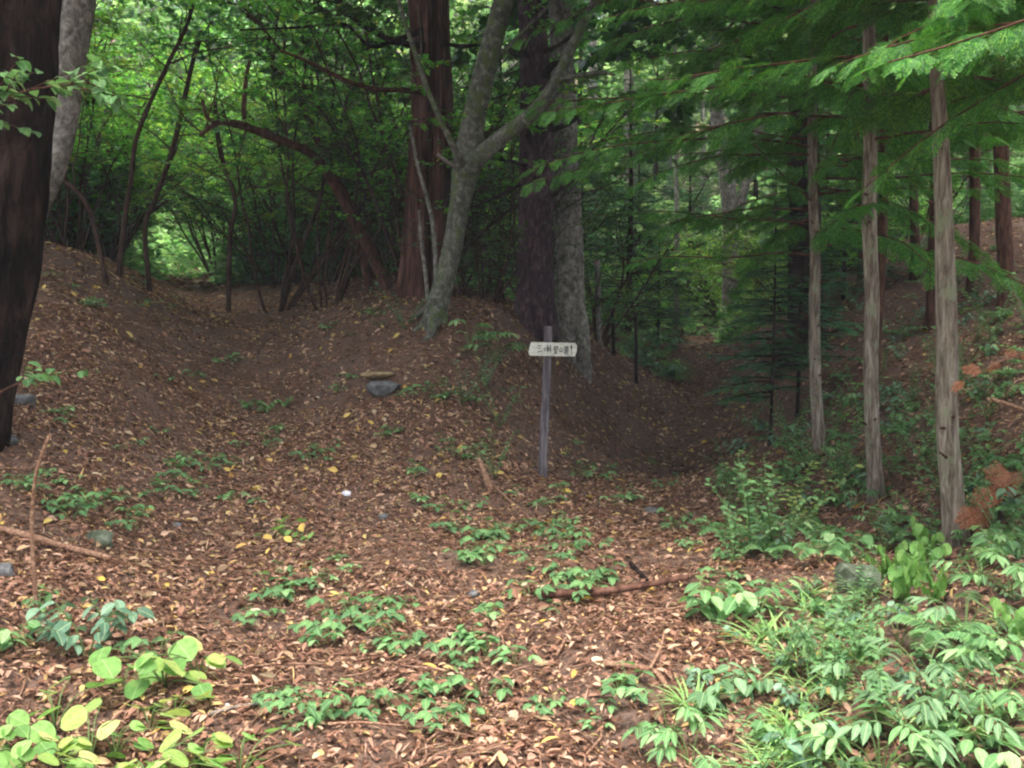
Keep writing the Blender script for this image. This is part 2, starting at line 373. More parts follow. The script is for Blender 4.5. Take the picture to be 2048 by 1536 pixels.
L_OV2 = lt(0.75, 7, 0.15, 0.3)
L_LONG = lt(0.36, 6, 0.2, 0.3)
L_STRIP = lt(0.18, 4, 0.0, 0.1)

def stem_polys(rng, p0, d, L, r0, r1, n=6, wob=0.12, grav=0.0):
    p = np.array(p0, float); d = unit(d); pts = [p.copy()]
    for i in range(n):
        d = unit(d + rng.normal(0, wob, 3) + np.array([0, 0, grav])); p = p + d*L/n; pts.append(p.copy())
    return np.array(pts), np.linspace(r0, r1, n+1)
def along(pts, t):
    t = np.clip(np.asarray(t, float), 0, 1)*(len(pts)-1); i = np.minimum(t.astype(int), len(pts)-2); f = (t-i)[:, None]
    return pts[i]*(1-f)+pts[i+1]*f, unit(pts[i+1]-pts[i])
def leaf_spray(mb, rng, pts, n, size, tpl, flat=0.35, t0=0.1, ang=0.9, droop=0.15):
    t = rng.uniform(t0, 1, n); P, T = along(pts, t); side = rng.choice([-1, 1], n)
    N = cross_n(rng, n, flat); S = unit(np.cross(T, N))*side[:, None]
    D = unit(T*math.cos(ang)+S*math.sin(ang)+rng.normal(0, .25, (n, 3))-np.array([0, 0, droop]))
    mb.scatter(tpl, P, frames(D, N), size*rng.uniform(.6, 1.2, n))

# ------------------------------------------------------------------ tree prototypes (built at the origin, first one is moved into place)
def broad_geo(wood, fol, rng, base, top_h, r, crown0, spread, nb, nt_, nl, lsize, tpl, lean=(0, 0), flat=0.35, sides=8, trunk=True, path=None, rise=0.35):
    if path is None:
        n = 8; pts = np.array([[base[0]+lean[0]*(i/n)**1.3+rng.normal(0, .04*top_h/8), base[1]+lean[1]*(i/n)**1.3+rng.normal(0, .04*top_h/8), base[2]+top_h*i/n] for i in range(n+1)])
        pts[0] = base
        if trunk: tube(wood, pts, np.linspace(r, r*0.15, n+1)*(1+0.4*np.exp(-np.arange(n+1)*2.0)), sides, per=4, mod=barkmod(int(rng.integers(1e6)), 0.03, 5, 0.3, 0.3))
    else: pts = path
    for b in range(nb):
        t = crown0 + (1-crown0)*(b+rng.uniform(0, 1))/nb
        P, T = along(pts, [t]); a = rng.uniform(0, 6.283)
        k = (t-crown0)/(1-crown0+1e-6); L = spread*(0.45+0.75*math.sin(math.pi*min(1, 0.15+0.8*k)))*rng.uniform(.7, 1.15)
        d = np.array([math.cos(a), math.sin(a), rise*rng.uniform(0.4, 1.8)])
        bp, br = stem_polys(rng, P[0], d, L, r*0.35*(1-0.6*k), 0.006, 6, 0.16, 0.02)
        tube(wood, bp, br, 5, cap=False)
        for j in range(nt_):
            q, qt = along(bp, [rng.uniform(0.2, 1)]); s = rng.choice([-1, 1])
            sd_ = unit(np.cross(qt[0], [0, 0, 1]))*s
            tp, tr = stem_polys(rng, q[0], unit(qt[0]*0.7+sd_+[0, 0, rng.normal(0.05, .18)]), L*rng.uniform(.25, .5), 0.007, 0.003, 4, 0.15, -0.01)
            tube(wood, tp, tr, 3, cap=False)
            leaf_spray(fol, rng, tp, nl, lsize, tpl, flat)
def broadleaf(name, label, seed, h, r, crown0, spread, nb, nt_, nl, ls, bk, lf, tpl=L_SIMPLE, group=None, lean=(0, 0)):
    rng = np.random.default_rng(seed); wd, fo = MB(), MB()
    broad_geo(wd, fo, rng, np.zeros(3), h, r, crown0, spread, nb, nt_, nl, ls, tpl, lean)
    t = thing(name, label, 'tree', (0, 0, 0), group)
    wd.build('trunk', M[bk], t, smooth=True); fo.build('crown', M[lf], t); return t
def shrub(name, label, seed, stems, L, ls, lf, nl=16, group=None, low=0.42, bias=(0, 0), bk='bark_twig', spread=0.38):
    rng = np.random.default_rng(seed); wd, fo = MB(), MB()
    for s in range(stems):
        a = rng.uniform(0, 6.28); l = L*rng.uniform(.7, 1.1)
        d = np.array([math.cos(a)*spread+bias[0], math.sin(a)*spread+bias[1], 1.0])
        sp, sr = stem_polys(rng, (math.cos(a)*.12, math.sin(a)*.12, -.1), d, l, 0.026*rng.uniform(.6, 1.2), 0.006, 9, 0.11, -0.045)
        tube(wd, sp, sr, 6, per=2, cap=False)
        for b in range(9):
            t = rng.uniform(low-0.12, 1); q, qt = along(sp, [t])
            d2 = unit(qt[0]*0.6+rng.normal(0, .7, 3)*[1, 1, .45])
            bp, br = stem_polys(rng, q[0], d2, rng.uniform(.6, 1.5), 0.009, 0.003, 6, 0.14, -0.01)
            tube(wd, bp, br, 4, cap=False)
            for j in range(5):
                q2, qt2 = along(bp, [rng.uniform(.15, 1)]); s_ = unit(np.cross(qt2[0], [0, 0, 1]))*rng.choice([-1, 1])
                tp, tr = stem_polys(rng, q2[0], unit(qt2[0]*.6+s_), rng.uniform(.25, .6), 0.004, 0.002, 3, 0.12)
                tube(wd, tp, tr, 3, cap=False)
                if q2[0][2] > L*low*0.75: leaf_spray(fo, rng, tp, nl, ls, L_SIMPLE, 0.3)
                elif rng.uniform() < 0.25: leaf_spray(fo, rng, tp, nl//3, ls, L_SIMPLE, 0.3)
    t = thing(name, label, 'shrub', (0, 0, 0), group)
    wd.build('stem', M[bk], t, smooth=True); fo.build('foliage', M[lf], t); return t
def fir(name, label, seed, h, r, bl, z0, group=None, gap=0.26, mat='fir', dens=1.0):
    rng = np.random.default_rng(seed); wd, fo = MB(), MB()
    tube(wd, [(0, 0, -.1), (rng.normal(0, .02), 0, h*.5), (0, 0, h)], [r*1.15, r*.7, .008], 8, per=5)
    z = z0
    while z < h-.1:
        k = (z-z0)/(h-z0); nb = 5
        for i in range(nb):
            a = rng.uniform(0, 6.28); L = bl*(1-k)**0.8*rng.uniform(.6, 1.1)+.12
            bp, br = stem_polys(rng, (0, 0, z+rng.uniform(-.1, .1)), (math.cos(a), math.sin(a), .25-.25*(1-k)), L, .010*(1-k)+.004, .002, 7, .06, -.025)
            tube(wd, bp, br, 4, cap=False)
            n = int(max(6, L/.035*dens)); t = rng.uniform(.12, 1, n); P, T = along(bp, t); sd_ = rng.choice([-1, 1], n)
            N = cross_n(rng, n, .12); S = unit(np.cross(T, N))*sd_[:, None]
            D = unit(T*.75+S+rng.normal(0, .1, (n, 3))-[0, 0, .12])
            ln = np.minimum(.42, (.10+.38*L*(1-t)*.8))*rng.uniform(.7, 1.1, n)
            fo.scatter(FROND, P, frames(D, N), np.stack([np.minimum(ln, .22), ln, ln], 1))
        z += gap*rng.uniform(.8, 1.2)
    t = thing(name, label, 'tree', (0, 0, 0), group)
    wd.build('trunk', M['bark_dark'], t, smooth=True); fo.build('crown', M[mat], t); return t
def mk_frond():   # a twig of needles: jagged flat shape, one island
    v, q = [], []; n = 9
    for i in range(n):
        t = i/n; w0 = .20*math.sin(math.pi*min(1, t*.9+.12))
        v += [(-.02, t, 0), (.02, t, 0), (w0, t+.12, -.02), (w0*.8, t+.04, -.02), (-w0, t+.12, -.02), (-w0*.8, t+.04, -.02)]
        k = 6*i; q += [(k+1, k+3, k+2, min(k+7, 6*(n-1)+1)) if i < n-1 else (k+1, k+3, k+2, k+1)]
    # simple robust version: quads for each needle fan and a rachis
    v, q = [], []
    for i in range(n):
        t = i/n; w0 = .22*math.sin(math.pi*min(1, t*.85+.15)); k = len(v)
        v += [(0, t, .0), (0, t+.09, .0), (w0, t+.17, -.02), (w0*.9, t+.10, -.02), (-w0, t+.17, -.02), (-w0*.9, t+.10, -.02)]
        q += [(k, k+3, k+2, k+1), (k, k+1, k+4, k+5)]
    v += [(-.012, 0, .003), (.012, 0, .003), (.006, 1.1, -.02), (-.006, 1.1, -.02)]; k = len(v)-4; q.append((k, k+1, k+2, k+3))
    return np.array(v, float), [np.array(q)]
FROND = mk_frond()
def mk_spray(seed):   # flat hinoki spray: three orders of scale-leaf branchlets
    rng = random.Random(seed); v, q = [], []
    def blade(x, y, ang, L, w_, z):
        dx, dy = math.sin(ang), math.cos(ang); k = len(v)
        zt = z - .25*L
        v.extend([(x, y, z), (x+dx*L*.45-dy*w_, y+dy*L*.45+dx*w_, z-.05*L), (x+dx*L, y+dy*L, zt), (x+dx*L*.45+dy*w_, y+dy*L*.45-dx*w_, z-.05*L)])
        q.append((k, k+3, k+2, k+1))
    n = 10
    for i in range(n):
        t = .04 + .88*i/n; z = -.28*t*t
        for s in (-1, 1):
            L1 = (.50*(1-t)**.7+.06)*rng.uniform(.8, 1.1); a1 = s*rng.uniform(.62, .8)
            t_ = t + (.04 if s > 0 else 0); m = max(2, int(L1/.055))
            blade(0, t_, a1, L1*.98, .010, z)
            for j in range(m):
                u = (j+.6)/m*.95; x, y = math.sin(a1)*L1*u, t_+math.cos(a1)*L1*u
                for s2 in (-1, 1):
                    blade(x, y, a1+s2*.62, (.11*(1-u)+.045)*rng.uniform(.8, 1.2), .0115, z-.1*L1*u)
            blade(math.sin(a1)*L1*.9, t_+math.cos(a1)*L1*.9, a1, .06, .016, z-.1*L1)
    blade(0, 0, 0, 1, .012, 0)
    return np.array(v, float), [np.array(q)]
SPRAYS = [mk_spray(i) for i in range(4)]
def hinoki_branches(wd, fo, rng, path, z_list, bl, dirs=None, sz=.21, step=.066, droop=-.035, rise=.12):
    for i, z in enumerate(z_list):
        P = np.array([np.interp(z, path[:, 2], path[:, 0]), np.interp(z, path[:, 2], path[:, 1]), z])
        a = dirs[i] if dirs is not None else rng.uniform(0, 6.28); L = bl*rng.uniform(.6, 1.15)
        bp, br = stem_polys(rng, P, (math.cos(a), math.sin(a), rise), L, .013, .003, 9, .07, droop)
        tube(wd, bp, br, 5, per=2, cap=False)
        n = int(L/step); t = np.linspace(.12, 1, n)+rng.normal(0, .01, n); Q, T = along(bp, t)
        sd_ = np.where(np.arange(n) % 2, 1, -1); N = cross_n(rng, n, .42); S = unit(np.cross(T, N))*sd_[:, None]
        D = unit(T*.9+S*rng.uniform(.5, 1.0, n)[:, None]-np.array([0, 0, .3])*rng.uniform(.2, 2.2, n)[:, None])
        s = sz*(1.15-.5*t)*rng.uniform(.75, 1.25, n); k = rng.integers(0, 4, n)
        for m in range(4): g = k == m; fo.scatter(SPRAYS[m], Q[g], frames(D, N)[g], s[g])

# ------------------------------------------------------------------ the named trunks
def px_path(nodes):
    P = np.array([at(a, b, Y) for a, b, Y, r in nodes]); R = np.array([r/F*Y for a, b, Y, r in nodes]); return P, R
def base_sink(P, R):
    g = gzs(P[0, 0], P[0, 1]); P = P.copy(); P[0, 2] = g - 0.12; return P, R
def trunk_thing(name, label, cat, nodes, mat, sides=28, mod=None, top=None, per=10, group=None):
    if name in ('red_cedar', 'forked_tree', 'spruce_tree'): nodes = [(a, b, Y, r*(.84 if name == 'spruce_tree' else .9)) for a, b, Y, r in nodes]
    P, R = base_sink(*px_path(nodes))
    if top is not None:       # continue above the frame
        d = unit(P[-1]-P[-2]); ext = [P[-1]+(np.array([d[0], d[1], 0])*.6/ max(abs(d[2]), .3)+[0, 0, 1])*top*k for k in (.33, .66, 1)]
        P = np.vstack([P, ext]); R = np.concatenate([R, [R[-1]*.8, R[-1]*.5, R[-1]*.12]])
    base = P[0].copy(); base[2] += .12
    t = thing(name, label, cat, base, group); mb = MB()
    n = max(3, int(np.linalg.norm(P[-1]-P[0])/len(P)/.09)) if per is None else per
    tube(mb, P, R, sides, per=n, mod=mod); return t, mb, P, R
def crown_over(t, P, seed, z0, spread, nb, nt_=10, nl=34, ls=.27, lf='canopy', bk='bark_twig'):  # canopy crowns above the frame, shaped dense to darken the interior
    rng = np.random.default_rng(seed); wd, fo = MB(), MB()
    sub = P[P[:, 2] > z0-1.0]; path = crom(sub, 4) if len(sub) > 1 else P
    broad_geo(wd, fo, rng, P[0], 8, .16, 0.05, spread, nb, nt_, nl, ls, L_WIDE, trunk=False, path=path, rise=.25)
    wd.build('limb', M[bk], t, smooth=True); fo.build('crown', M[lf], t)

# left foreground trunk
t, mb, P, R = trunk_thing('old_tree', 'massive dark furrowed trunk leaning at the left edge of the photo', 'tree',
    [(-95, 900, 6.7, 72), (-50, 700, 6.7, 70), (-26, 600, 6.7, 70), (4, 400, 6.7, 72), (20, 200, 6.7, 74), (28, 0, 6.7, 74), (35, -200, 6.7, 70)], 'bark_dark', 64,
    barkmod(1, .10, 17, .25, .4, 5, 1.5), top=8, per=16)
mb.build('trunk', M['bark_dark'], t, smooth=True); crown_over(t, P, 11, 7.2, 4.2, 24, ls=.2)
# paler one behind it
t, mb, P, R = trunk_thing('broadleaf_tree', 'grey-brown smooth trunk standing right behind the massive dark trunk at left', 'tree',
    [(-15, 640, 9.3, 24), (62, 450, 9.3, 22), (110, 340, 9.3, 21), (131, 240, 9.3, 24), (140, 150, 9.3, 26), (155, 0, 9.3, 33), (165, -150, 9.3, 30)], 'bark_grey', 24, barkmod(2, .03, 5, .2, .3), top=7)
mb.build('trunk', M['bark_pale'], t, smooth=True); crown_over(t, P, 12, 6.4, 3.2, 9)
# red cedar with fissure
t, mb, P, R = trunk_thing('red_cedar', 'tall reddish trunk with a long dark fissure, left of the forked grey tree', 'tree',
    [(848, 600, 13, 50), (853, 500, 13, 46), (858, 350, 13, 43), (864, 200, 13, 40), (860, 80, 13, 38), (858, -60, 13, 37), (858, -200, 13, 35)], 'bark_red', 72,
    barkmod(3, .13, 9, .28, .5, 4, .5, fissure=.6, fang=-1.25), top=9, per=14)
mb.build('trunk', M['bark_red'], t, smooth=True)
def limb(t, pts_px, mat, name='branch', sides=7, twigs=0, seed=0):
    rng = np.random.default_rng(seed); P, R = px_path(pts_px); mb = MB(); tube(mb, P, R, sides, per=6)
    pp = crom(P, 6)
    for i in range(twigs):
        q, qt = along(pp, [rng.uniform(.25, .95)]); tp, tr = stem_polys(rng, q[0], unit(qt[0]+rng.normal(0, .6, 3)), rng.uniform(.4, 1.1), .008, .003, 5, .15)
        tube(mb, tp, tr, 4)
    o = mb.build(name, M[mat], t, smooth=True); return o
limb(t, [(850, 90, 12.8, 8), (815, 88, 12.6, 6.5), (760, 70, 12.4, 6), (700, 30, 12.2, 5), (660, -30, 12.0, 4)], 'bark_dark', twigs=5, seed=1)
limb(t, [(850, 185, 12.8, 7), (810, 180, 12.5, 5.5), (750, 178, 12.3, 5), (690, 160, 12.0, 4.5), (620, 125, 11.7, 4), (560, 100, 11.5, 2.5)], 'bark_orange', twigs=6, seed=2)
limb(t, [(845, 60, 12.8, 6), (790, 82, 12.6, 5), (740, 92, 12.4, 4), (690, 50, 12.2, 3.5), (600, 55, 12.0, 2.6), (480, 60, 11.6, 1.8)], 'bark_dark', twigs=5, seed=3)
limb(t, [(880, 88, 12.8, 5), (930, 92, 12.8, 3.5), (980, 85, 12.8, 2.5), (1010, 60, 12.8, 1.8)], 'bark_dark', twigs=2, seed=4)
crown_over(t, P, 13, 6.6, 3.8, 14)
# grey forked tree with root flare
t, mb, P, R = trunk_thing('forked_tree', 'smooth grey-green forked trunk with spreading roots beside the reddish trunk', 'tree',
    [(860, 675, 11.4, 25), (878, 600, 11.4, 23), (904, 500, 11.4, 21), (922, 400, 11.4, 22), (936, 320, 11.4, 29), (947, 240, 11.4, 24), (972, 130, 11.4, 22), (1002, 20, 11.4, 21), (1026, -100, 11.4, 18)], 'bark_grey', 36,
    barkmod(4, .04, 4, .22, .25, 4, 1.0), top=7, per=12)
tube(mb, *px_path([(925, 350, 11.4, 24), (955, 318, 11.3, 18), (1010, 270, 11.3, 15), (1070, 222, 11.2, 13.5), (1110, 165, 11.2, 12), (1140, 100, 11.2, 10.5), (1175, 30, 11.2, 9.5), (1215, -40, 11.2, 8), (1280, -200, 11.1, 5)]), 16, per=8, mod=barkmod(5, .03, 4, 0, .1))
for r_ in [[(872, 625, 11.35, 14), (852, 645, 11.35, 10), (832, 662, 11.3, 6), (812, 676, 11.3, 3)], [(876, 590, 11.4, 12), (856, 615, 11.5, 8), (836, 630, 11.6, 4), (820, 640, 11.7, 2)], [(870, 640, 11.2, 14), (862, 668, 11.1, 9), (848, 684, 11.0, 5), (836, 692, 10.95, 2)], [(882, 630, 11.4, 13), (890, 660, 11.35, 8), (900, 676, 11.3, 4)]]:
    pp, rr = px_path(r_); pp[:, 2] = np.maximum(pp[:, 2], gz(pp[:, 0], pp[:, 1]) - .05*np.arange(len(pp))); pp[-1, 2] = gzs(pp[-1, 0], pp[-1, 1])-.05
    tube(mb, pp, rr, 12, per=5)
mb.build('trunk', M['bark_grey'], t, smooth=True)
limb(t, [(930, 335, 11.3, 8), (905, 290, 11.1, 6.5), (870, 215, 11.0, 5.5), (845, 150, 11.0, 5), (815, 60, 11.0, 4.5), (785, -40, 11.0, 4)], 'bark_grey', twigs=2, seed=5)
limb(t, [(1110, 165, 11.2, 6), (1150, 152, 11.1, 5), (1200, 146, 11.0, 4.5), (1230, 150, 10.9, 2)], 'bark_grey', twigs=1, seed=6)
limb(t, [(912, 335, 11.2, 4.5), (895, 325, 11.0, 4), (875, 308, 10.9, 3)], 'stick_grey', 'stub')
limb(t, [(1000, 110, 11.4, 5), (1050, 60, 11.3, 4), (1100, 10, 11.2, 3), (1140, -30, 11.2, 3)], 'bark_grey', twigs=2, seed=8)
crown_over(t, P, 14, 5.6, 4.8, 22, nl=34)
# two thin saplings crossing the reddish trunk
for k, (nodes, lab) in enumerate([([(875, 560, 12.0, 5), (868, 470, 12.0, 4.5), (855, 400, 12.0, 4), (835, 330, 12.0, 3.5), (820, 250, 12, 3)], 'thin pale sapling rising in front of the reddish fissured trunk, right one'),
        ([(858, 610, 12.2, 4.5), (850, 540, 12.2, 4), (842, 480, 12.2, 3.5), (838, 420, 12.2, 2.5)], 'short thin pale sapling at the foot of the reddish fissured trunk')]):
    P, R = base_sink(*px_path(nodes)); mb = MB(); tube(mb, P, R, 8, per=6); o = P[0].copy()
    tag(mb.build('sapling_stem', M['bark_pale'], None, origin=o, smooth=True), lab, 'sapling')
# dark spruce with stubs
t, mb, P, R = trunk_thing('spruce_tree', 'dark straight scaly trunk with broken branch stubs, right of the forked grey tree', 'tree',
    [(1068, 720, 12.6, 50), (1070, 600, 12.6, 44), (1073, 450, 12.6, 40), (1073, 300, 12.6, 37), (1070, 150, 12.6, 32), (1063, 0, 12.6, 28), (1060, -200, 12.6, 26)], 'bark_scaly', 48, barkmod(6, .07, 14, .2, .4, 5, 3.0), top=9, per=14)
mb.build('trunk', M['bark_scaly'], t, smooth=True)
for k, nodes in enumerate([[(1090, 105, 12.5, 5), (1125, 85, 12.3, 4), (1165, 50, 12.0, 3.5), (1185, 20, 11.8, 2)], [(1090, 150, 12.4, 9), (1105, 130, 12.2, 7), (1122, 124, 12.0, 5)],
        [(1050, 108, 12.5, 8), (1025, 104, 12.3, 7), (1012, 92, 12.2, 5)], [(1105, 260, 12.4, 6), (1140, 245, 12.2, 5), (1165, 225, 12.0, 3)], [(1050, 330, 12.4, 4), (1000, 318, 12.2, 3.5), (985, 320, 12.1, 2)],
        [(1105, 390, 12.4, 6), (1130, 372, 12.2, 4), (1160, 350, 12.0, 2.5)], [(1040, 370, 12.4, 3), (980, 400, 12, 2.5), (930, 420, 11.9, 1.5)], [(1100, 250, 12.3, 5), (1125, 232, 12, 4), (1150, 230, 11.8, 3)]]):
    limb(t, nodes, 'bark_dark', 'stub', sides=7)
crown_over(t, P, 15, 5.2, 5.6, 44, nl=46)
# pale tree behind the spruce
t, mb, P, R = trunk_thing('broadleaf_tree', 'pale grey trunk half hidden behind the dark scaly trunk and the signpost', 'tree',
    [(1146, 790, 13.4, 31), (1146, 700, 13.4, 28), (1140, 580, 13.5, 26), (1134, 400, 13.6, 26), (1128, 240, 13.8, 25), (1122, 100, 14, 23), (1118, -60, 14, 21)], 'bark_pale', 28, barkmod(7, .04, 5, .25, .4, 4), top=8)
tube(mb, *px_path([(1166, 790, 13.2, 18), (1166, 720, 13.2, 16), (1163, 650, 13.3, 15), (1155, 600, 13.4, 10)]), 12, per=6)
mb.build('trunk', M['bark_pale'], t, smooth=True); crown_over(t, P, 16, 6.0, 5.0, 30, nl=42)

# pole with pink tip, thin stakes
P, R = base_sink(*px_path([(1197, 690, 15.5, 7), (1196, 600, 15.5, 6), (1194, 528, 15.5, 5.5)])); mb = MB(); tube(mb, P, R, 8, per=5)
t = thing('wooden_stake', 'pale thin stake with pinkish tip right of the signpost trunks', 'stake', P[0])
mb.build('shaft', M['bark_pale'], t, smooth=True)
mb = MB(); tube(mb, [P[-1], P[-1]+[0, 0, .06]], [.047, .044], 8); m_, n_, b_, _ = newmat('faded_pink_tape'); b_.inputs['Base Color'].default_value = lin('#b0898c'); mb.build('tape', m_, t)
for (nodes, lab) in [([(1273, 735, 14, 4), (1272, 690, 14, 3.5), (1270, 630, 14, 3)], 'short dark stake at the edge of the grassy patch, nearest the gully'),
                     ([(1228, 700, 15, 4), (1226, 660, 15, 3.5), (1225, 625, 15, 2.5)], 'short dark stake left of the grassy patch above the gully')]:
    P, R = base_sink(*px_path(nodes)); mb = MB(); tube(mb, P, R, 7, per=5); tag(mb.build('dark_stake', M['bark_dark'], None, origin=P[0], smooth=True), lab, 'stake')

# slender hinoki on the right
def hinoki(label, nodes, mat, seed, z0=None, z1=7.5, nbr=30, bl=1.3, sides=20, top=4.5, group=None, sz=.21, low=(), step=.066, dirs=None, name='hinoki_cypress'):
    t, mb, P, R = trunk_thing(name, label, 'tree', nodes, mat, sides, barkmod(seed, .05, 9, .55, .16, 4, 3.5), top=top, per=12, group=group)
    mb.build('trunk', M[mat], t, smooth=True)
    if seed in (21, 22, 23):
        rs = np.random.default_rng(seed+7); pc = crom(P, 8)
        for q in range(7):
            zq = rs.uniform(.5, 2.3); p0 = np.array([np.interp(zq, pc[:, 2], pc[:, 0]), np.interp(zq, pc[:, 2], pc[:, 1]), zq]); a_ = rs.uniform(2.4, 7.0); d_ = np.array([math.cos(a_), math.sin(a_), rs.uniform(0, .5)])
            rr_ = np.interp(zq, P[:, 2], R); sb = MB(); tube(sb, [p0+d_*rr_*.6, p0+d_*(rr_+.015), p0+d_*(rr_+rs.uniform(.02, .09))], [.012, .008, .004], 7); sb.build('stub', M['bark_hinoki_dark'], t, smooth=True)
    if nbr:
        rng = np.random.default_rng(seed+50); wd, fo = MB(), MB()
        zs = np.linspace(z0, z1, nbr); path = crom(P, 6)
        hinoki_branches(wd, fo, rng, path, zs, bl, sz=sz, step=step, dirs=dirs)
        wd.build('branch', M['bark_orange'], t, smooth=True); fo.build('crown', M['hinoki'], t)
    return t, P
g = 'slender cypress trunks on the right bank'
hinoki('nearest and palest slender cypress trunk, peeling bark, right edge of the photo', [(1918, 1115, 5.6, 23), (1905, 980, 5.6, 20.5), (1895, 850, 5.6, 20), (1894, 700, 5.6, 20), (1890, 550, 5.6, 19), (1886, 400, 5.6, 17), (1880, 250, 5.6, 15), (1872, 100, 5.6, 13)], 'bark_hinoki', 21, 2.6, 6.5, 58, 1.5, group=g, sz=.24)
hinoki('slender brown cypress trunk, second of the three foreground ones on the right', [(1757, 1005, 7.4, 16), (1747, 900, 7.4, 14.5), (1741, 750, 7.4, 14), (1744, 600, 7.4, 13.5), (1739, 450, 7.4, 13), (1741, 300, 7.4, 12), (1738, 100, 7.4, 11)], 'bark_hinoki', 22, 2.6, 7.0, 72, 2.1, group=g)
hinoki('thinnest of the three foreground cypress trunks, left of the other two', [(1642, 905, 9.2, 12.5), (1633, 800, 9.2, 10.5), (1629, 650, 9.2, 10), (1630, 500, 9.2, 9.5), (1625, 380, 9.2, 9), (1625, 200, 9.2, 9)], 'bark_hinoki', 23, 1.85, 7.5, 84, 2.4, group=g)
hinoki('reddish dark cypress trunk on the upper right bank near the photo edge', [(2015, 625, 11.5, 17), (2010, 500, 11.5, 15), (2003, 350, 11.5, 14), (1998, 200, 11.5, 13), (1996, 60, 11.5, 11)], 'bark_hinoki_dark', 24, 3.3, 9, 34, 1.7, group=g, step=.12)
hinoki('dark slim trunk just left of the reddish trunk on the upper right bank', [(1943, 610, 12.8, 12), (1948, 500, 12.8, 10), (1950, 350, 12.8, 9.5), (1950, 200, 12.8, 9)], 'bark_hinoki_dark', 25, 3.4, 9, 30, 1.6, group=g, step=.12)
hinoki('short-looking dark trunk on the bank crest between the two nearest cypresses', [(1832, 570, 14.6, 10), (1829, 450, 14.6, 9), (1825, 300, 14.6, 8), (1823, 200, 14.6, 8)], 'bark_hinoki_dark', 26, 3.4, 9, 32, 1.8, group=g, step=.12)
hinoki('dark trunk mostly hidden right behind the nearest pale cypress', [(1866, 560, 12, 11), (1869, 450, 12, 10), (1870, 300, 12, 9), (1866, 150, 12, 9)], 'bark_hinoki_dark', 27, 3.2, 8, 28, 1.5, group=g, step=.12)
hinoki('very thin dark stem left of the second foreground cypress', [(1722, 545, 15.5, 5.5), (1720, 430, 15.5, 5), (1715, 300, 15.5, 5), (1710, 180, 15.5, 4)], 'bark_hinoki_dark', 28, 3.4, 8, 24, 1.5, sides=10, group=g, step=.12)
hinoki('thick dark trunk in the shade behind the thinnest foreground cypress', [(1612, 730, 13.2, 36), (1612, 600, 13.2, 33), (1610, 450, 13.2, 31), (1608, 300, 13.2, 29), (1605, 100, 13.2, 27)], 'bark_dark', 29, 2.2, 9, 60, 2.3, group=g, step=.1)
# trees standing just outside the frame whose boughs hang into it
def off_hinoki(x, y, seed, label, z0, z1, nbr, bl, d0=None, sz=.21, r=.11, mat='bark_hinoki'):
    P = np.array([(x, y, gzs(x, y)-.1), (x+.05, y, 2.5), (x, y+.05, 5), (x, y, 8)]); t = thing('hinoki_cypress', label, 'tree', (x, y, P[0, 2]+.1)); mb = MB()
    tube(mb, P, [r, r*.8, r*.55, .01], 16, per=8, mod=barkmod(seed, .035, 8, .25, .18)); mb.build('trunk', M[mat], t, smooth=True)
    rng = np.random.default_rng(seed); wd, fo = MB(), MB(); zs = np.linspace(z0, z1, nbr)
    dirs = rng.uniform(d0[0], d0[1], nbr) if d0 else None
    hinoki_branches(wd, fo, rng, crom(P, 6), zs, bl, sz=sz, dirs=dirs)
    wd.build('branch', M['bark_orange'], t, smooth=True); fo.build('crown', M['hinoki'], t)
off_hinoki(3.6, 4.6, 41, 'cypress beyond the right edge whose bright sprays hang into the upper right corner', 2.55, 4.6, 62, 2.2, (1.9, 4.6), sz=.22)
off_hinoki(3.45, 6.1, 43, 'cypress just beyond the right edge with sprays over the nearest pale trunk', 2.85, 5.0, 56, 2.2, (2.0, 4.6), sz=.20)
# crowns in front of the darkness, above the middle of the right half
P0 = at(1480, 300, 9.5)
off_hinoki(3.5, 9.9, 42, 'cypress hidden behind the hanging sprays right of the photo centre', 2.9, 8, 64, 2.4, (1.9, 5.0), r=.055, mat='bark_hinoki_dark')

# ------------------------------------------------------------------ thicket on the left
g = 'arching shrubs of the left thicket'
shr = [shrub('thicket_shrub', 's', 60+i, 7+i % 3, [4.4, 5.2, 4.8, 5.6][i], .10, ['green_bright', 'green_mid', 'green_bright', 'green_mid'][i], 19, g, low=[.40, .44, .36, .42][i]) for i in range(4)]
spots = [(-7.6, 12.6), (-6.3, 14.2), (-8.2, 15.5), (-2.6, 14.4), (-1.9, 16.5), (-3.2, 17.0), (-6.9, 16.2), (-9.6, 18.5), (-4.4, 19.2), (-2.4, 19.5), (-7.9, 20.0), (-5.2, 22.5), (-10.5, 22.0), (-3.0, 23.5), (-0.6, 21.0), (-12.5, 25.0), (-8.0, 29.5), (-4.4, 27.5), (-1.0, 18.2), (-9.4, 14.6), (-13.5, 18.5), (-0.3, 25.5), (-1.2, 13.9), (-10.8, 16.5), (-7.0, 17.8), (-6.8, 24.0), (-5.0, 25.0), (-11.8, 20.0), (-9.8, 25.6), (-3.6, 15.6), (-3.9, 21.2), (-1.5, 22.6), (-6.6, 27.5), (-10.8, 28.6), (-2.4, 26.3), (-8.6, 13.0), (-13.0, 22.4), (-5.9, 31.0), (-3.0, 30.5)]
words = ['first', 'second', 'third', 'fourth', 'fifth', 'sixth', 'seventh', 'eighth', 'ninth', 'tenth', 'eleventh', 'twelfth', 'thirteenth', 'fourteenth', 'fifteenth', 'sixteenth', 'seventeenth', 'eighteenth', 'nineteenth', 'twentieth', 'twenty-first', 'twenty-second', 'twenty-third', 'twenty-fourth']
landm = lambda px: ('behind the massive left trunk' if px < 230 else 'left of the bright hole of light' if px < 350 else 'right of the bright hole of light' if px < 480 else 'over the left trail crest' if px < 640 else 'beside the reddish fissured trunk' if px < 830 else 'behind the forked grey tree')
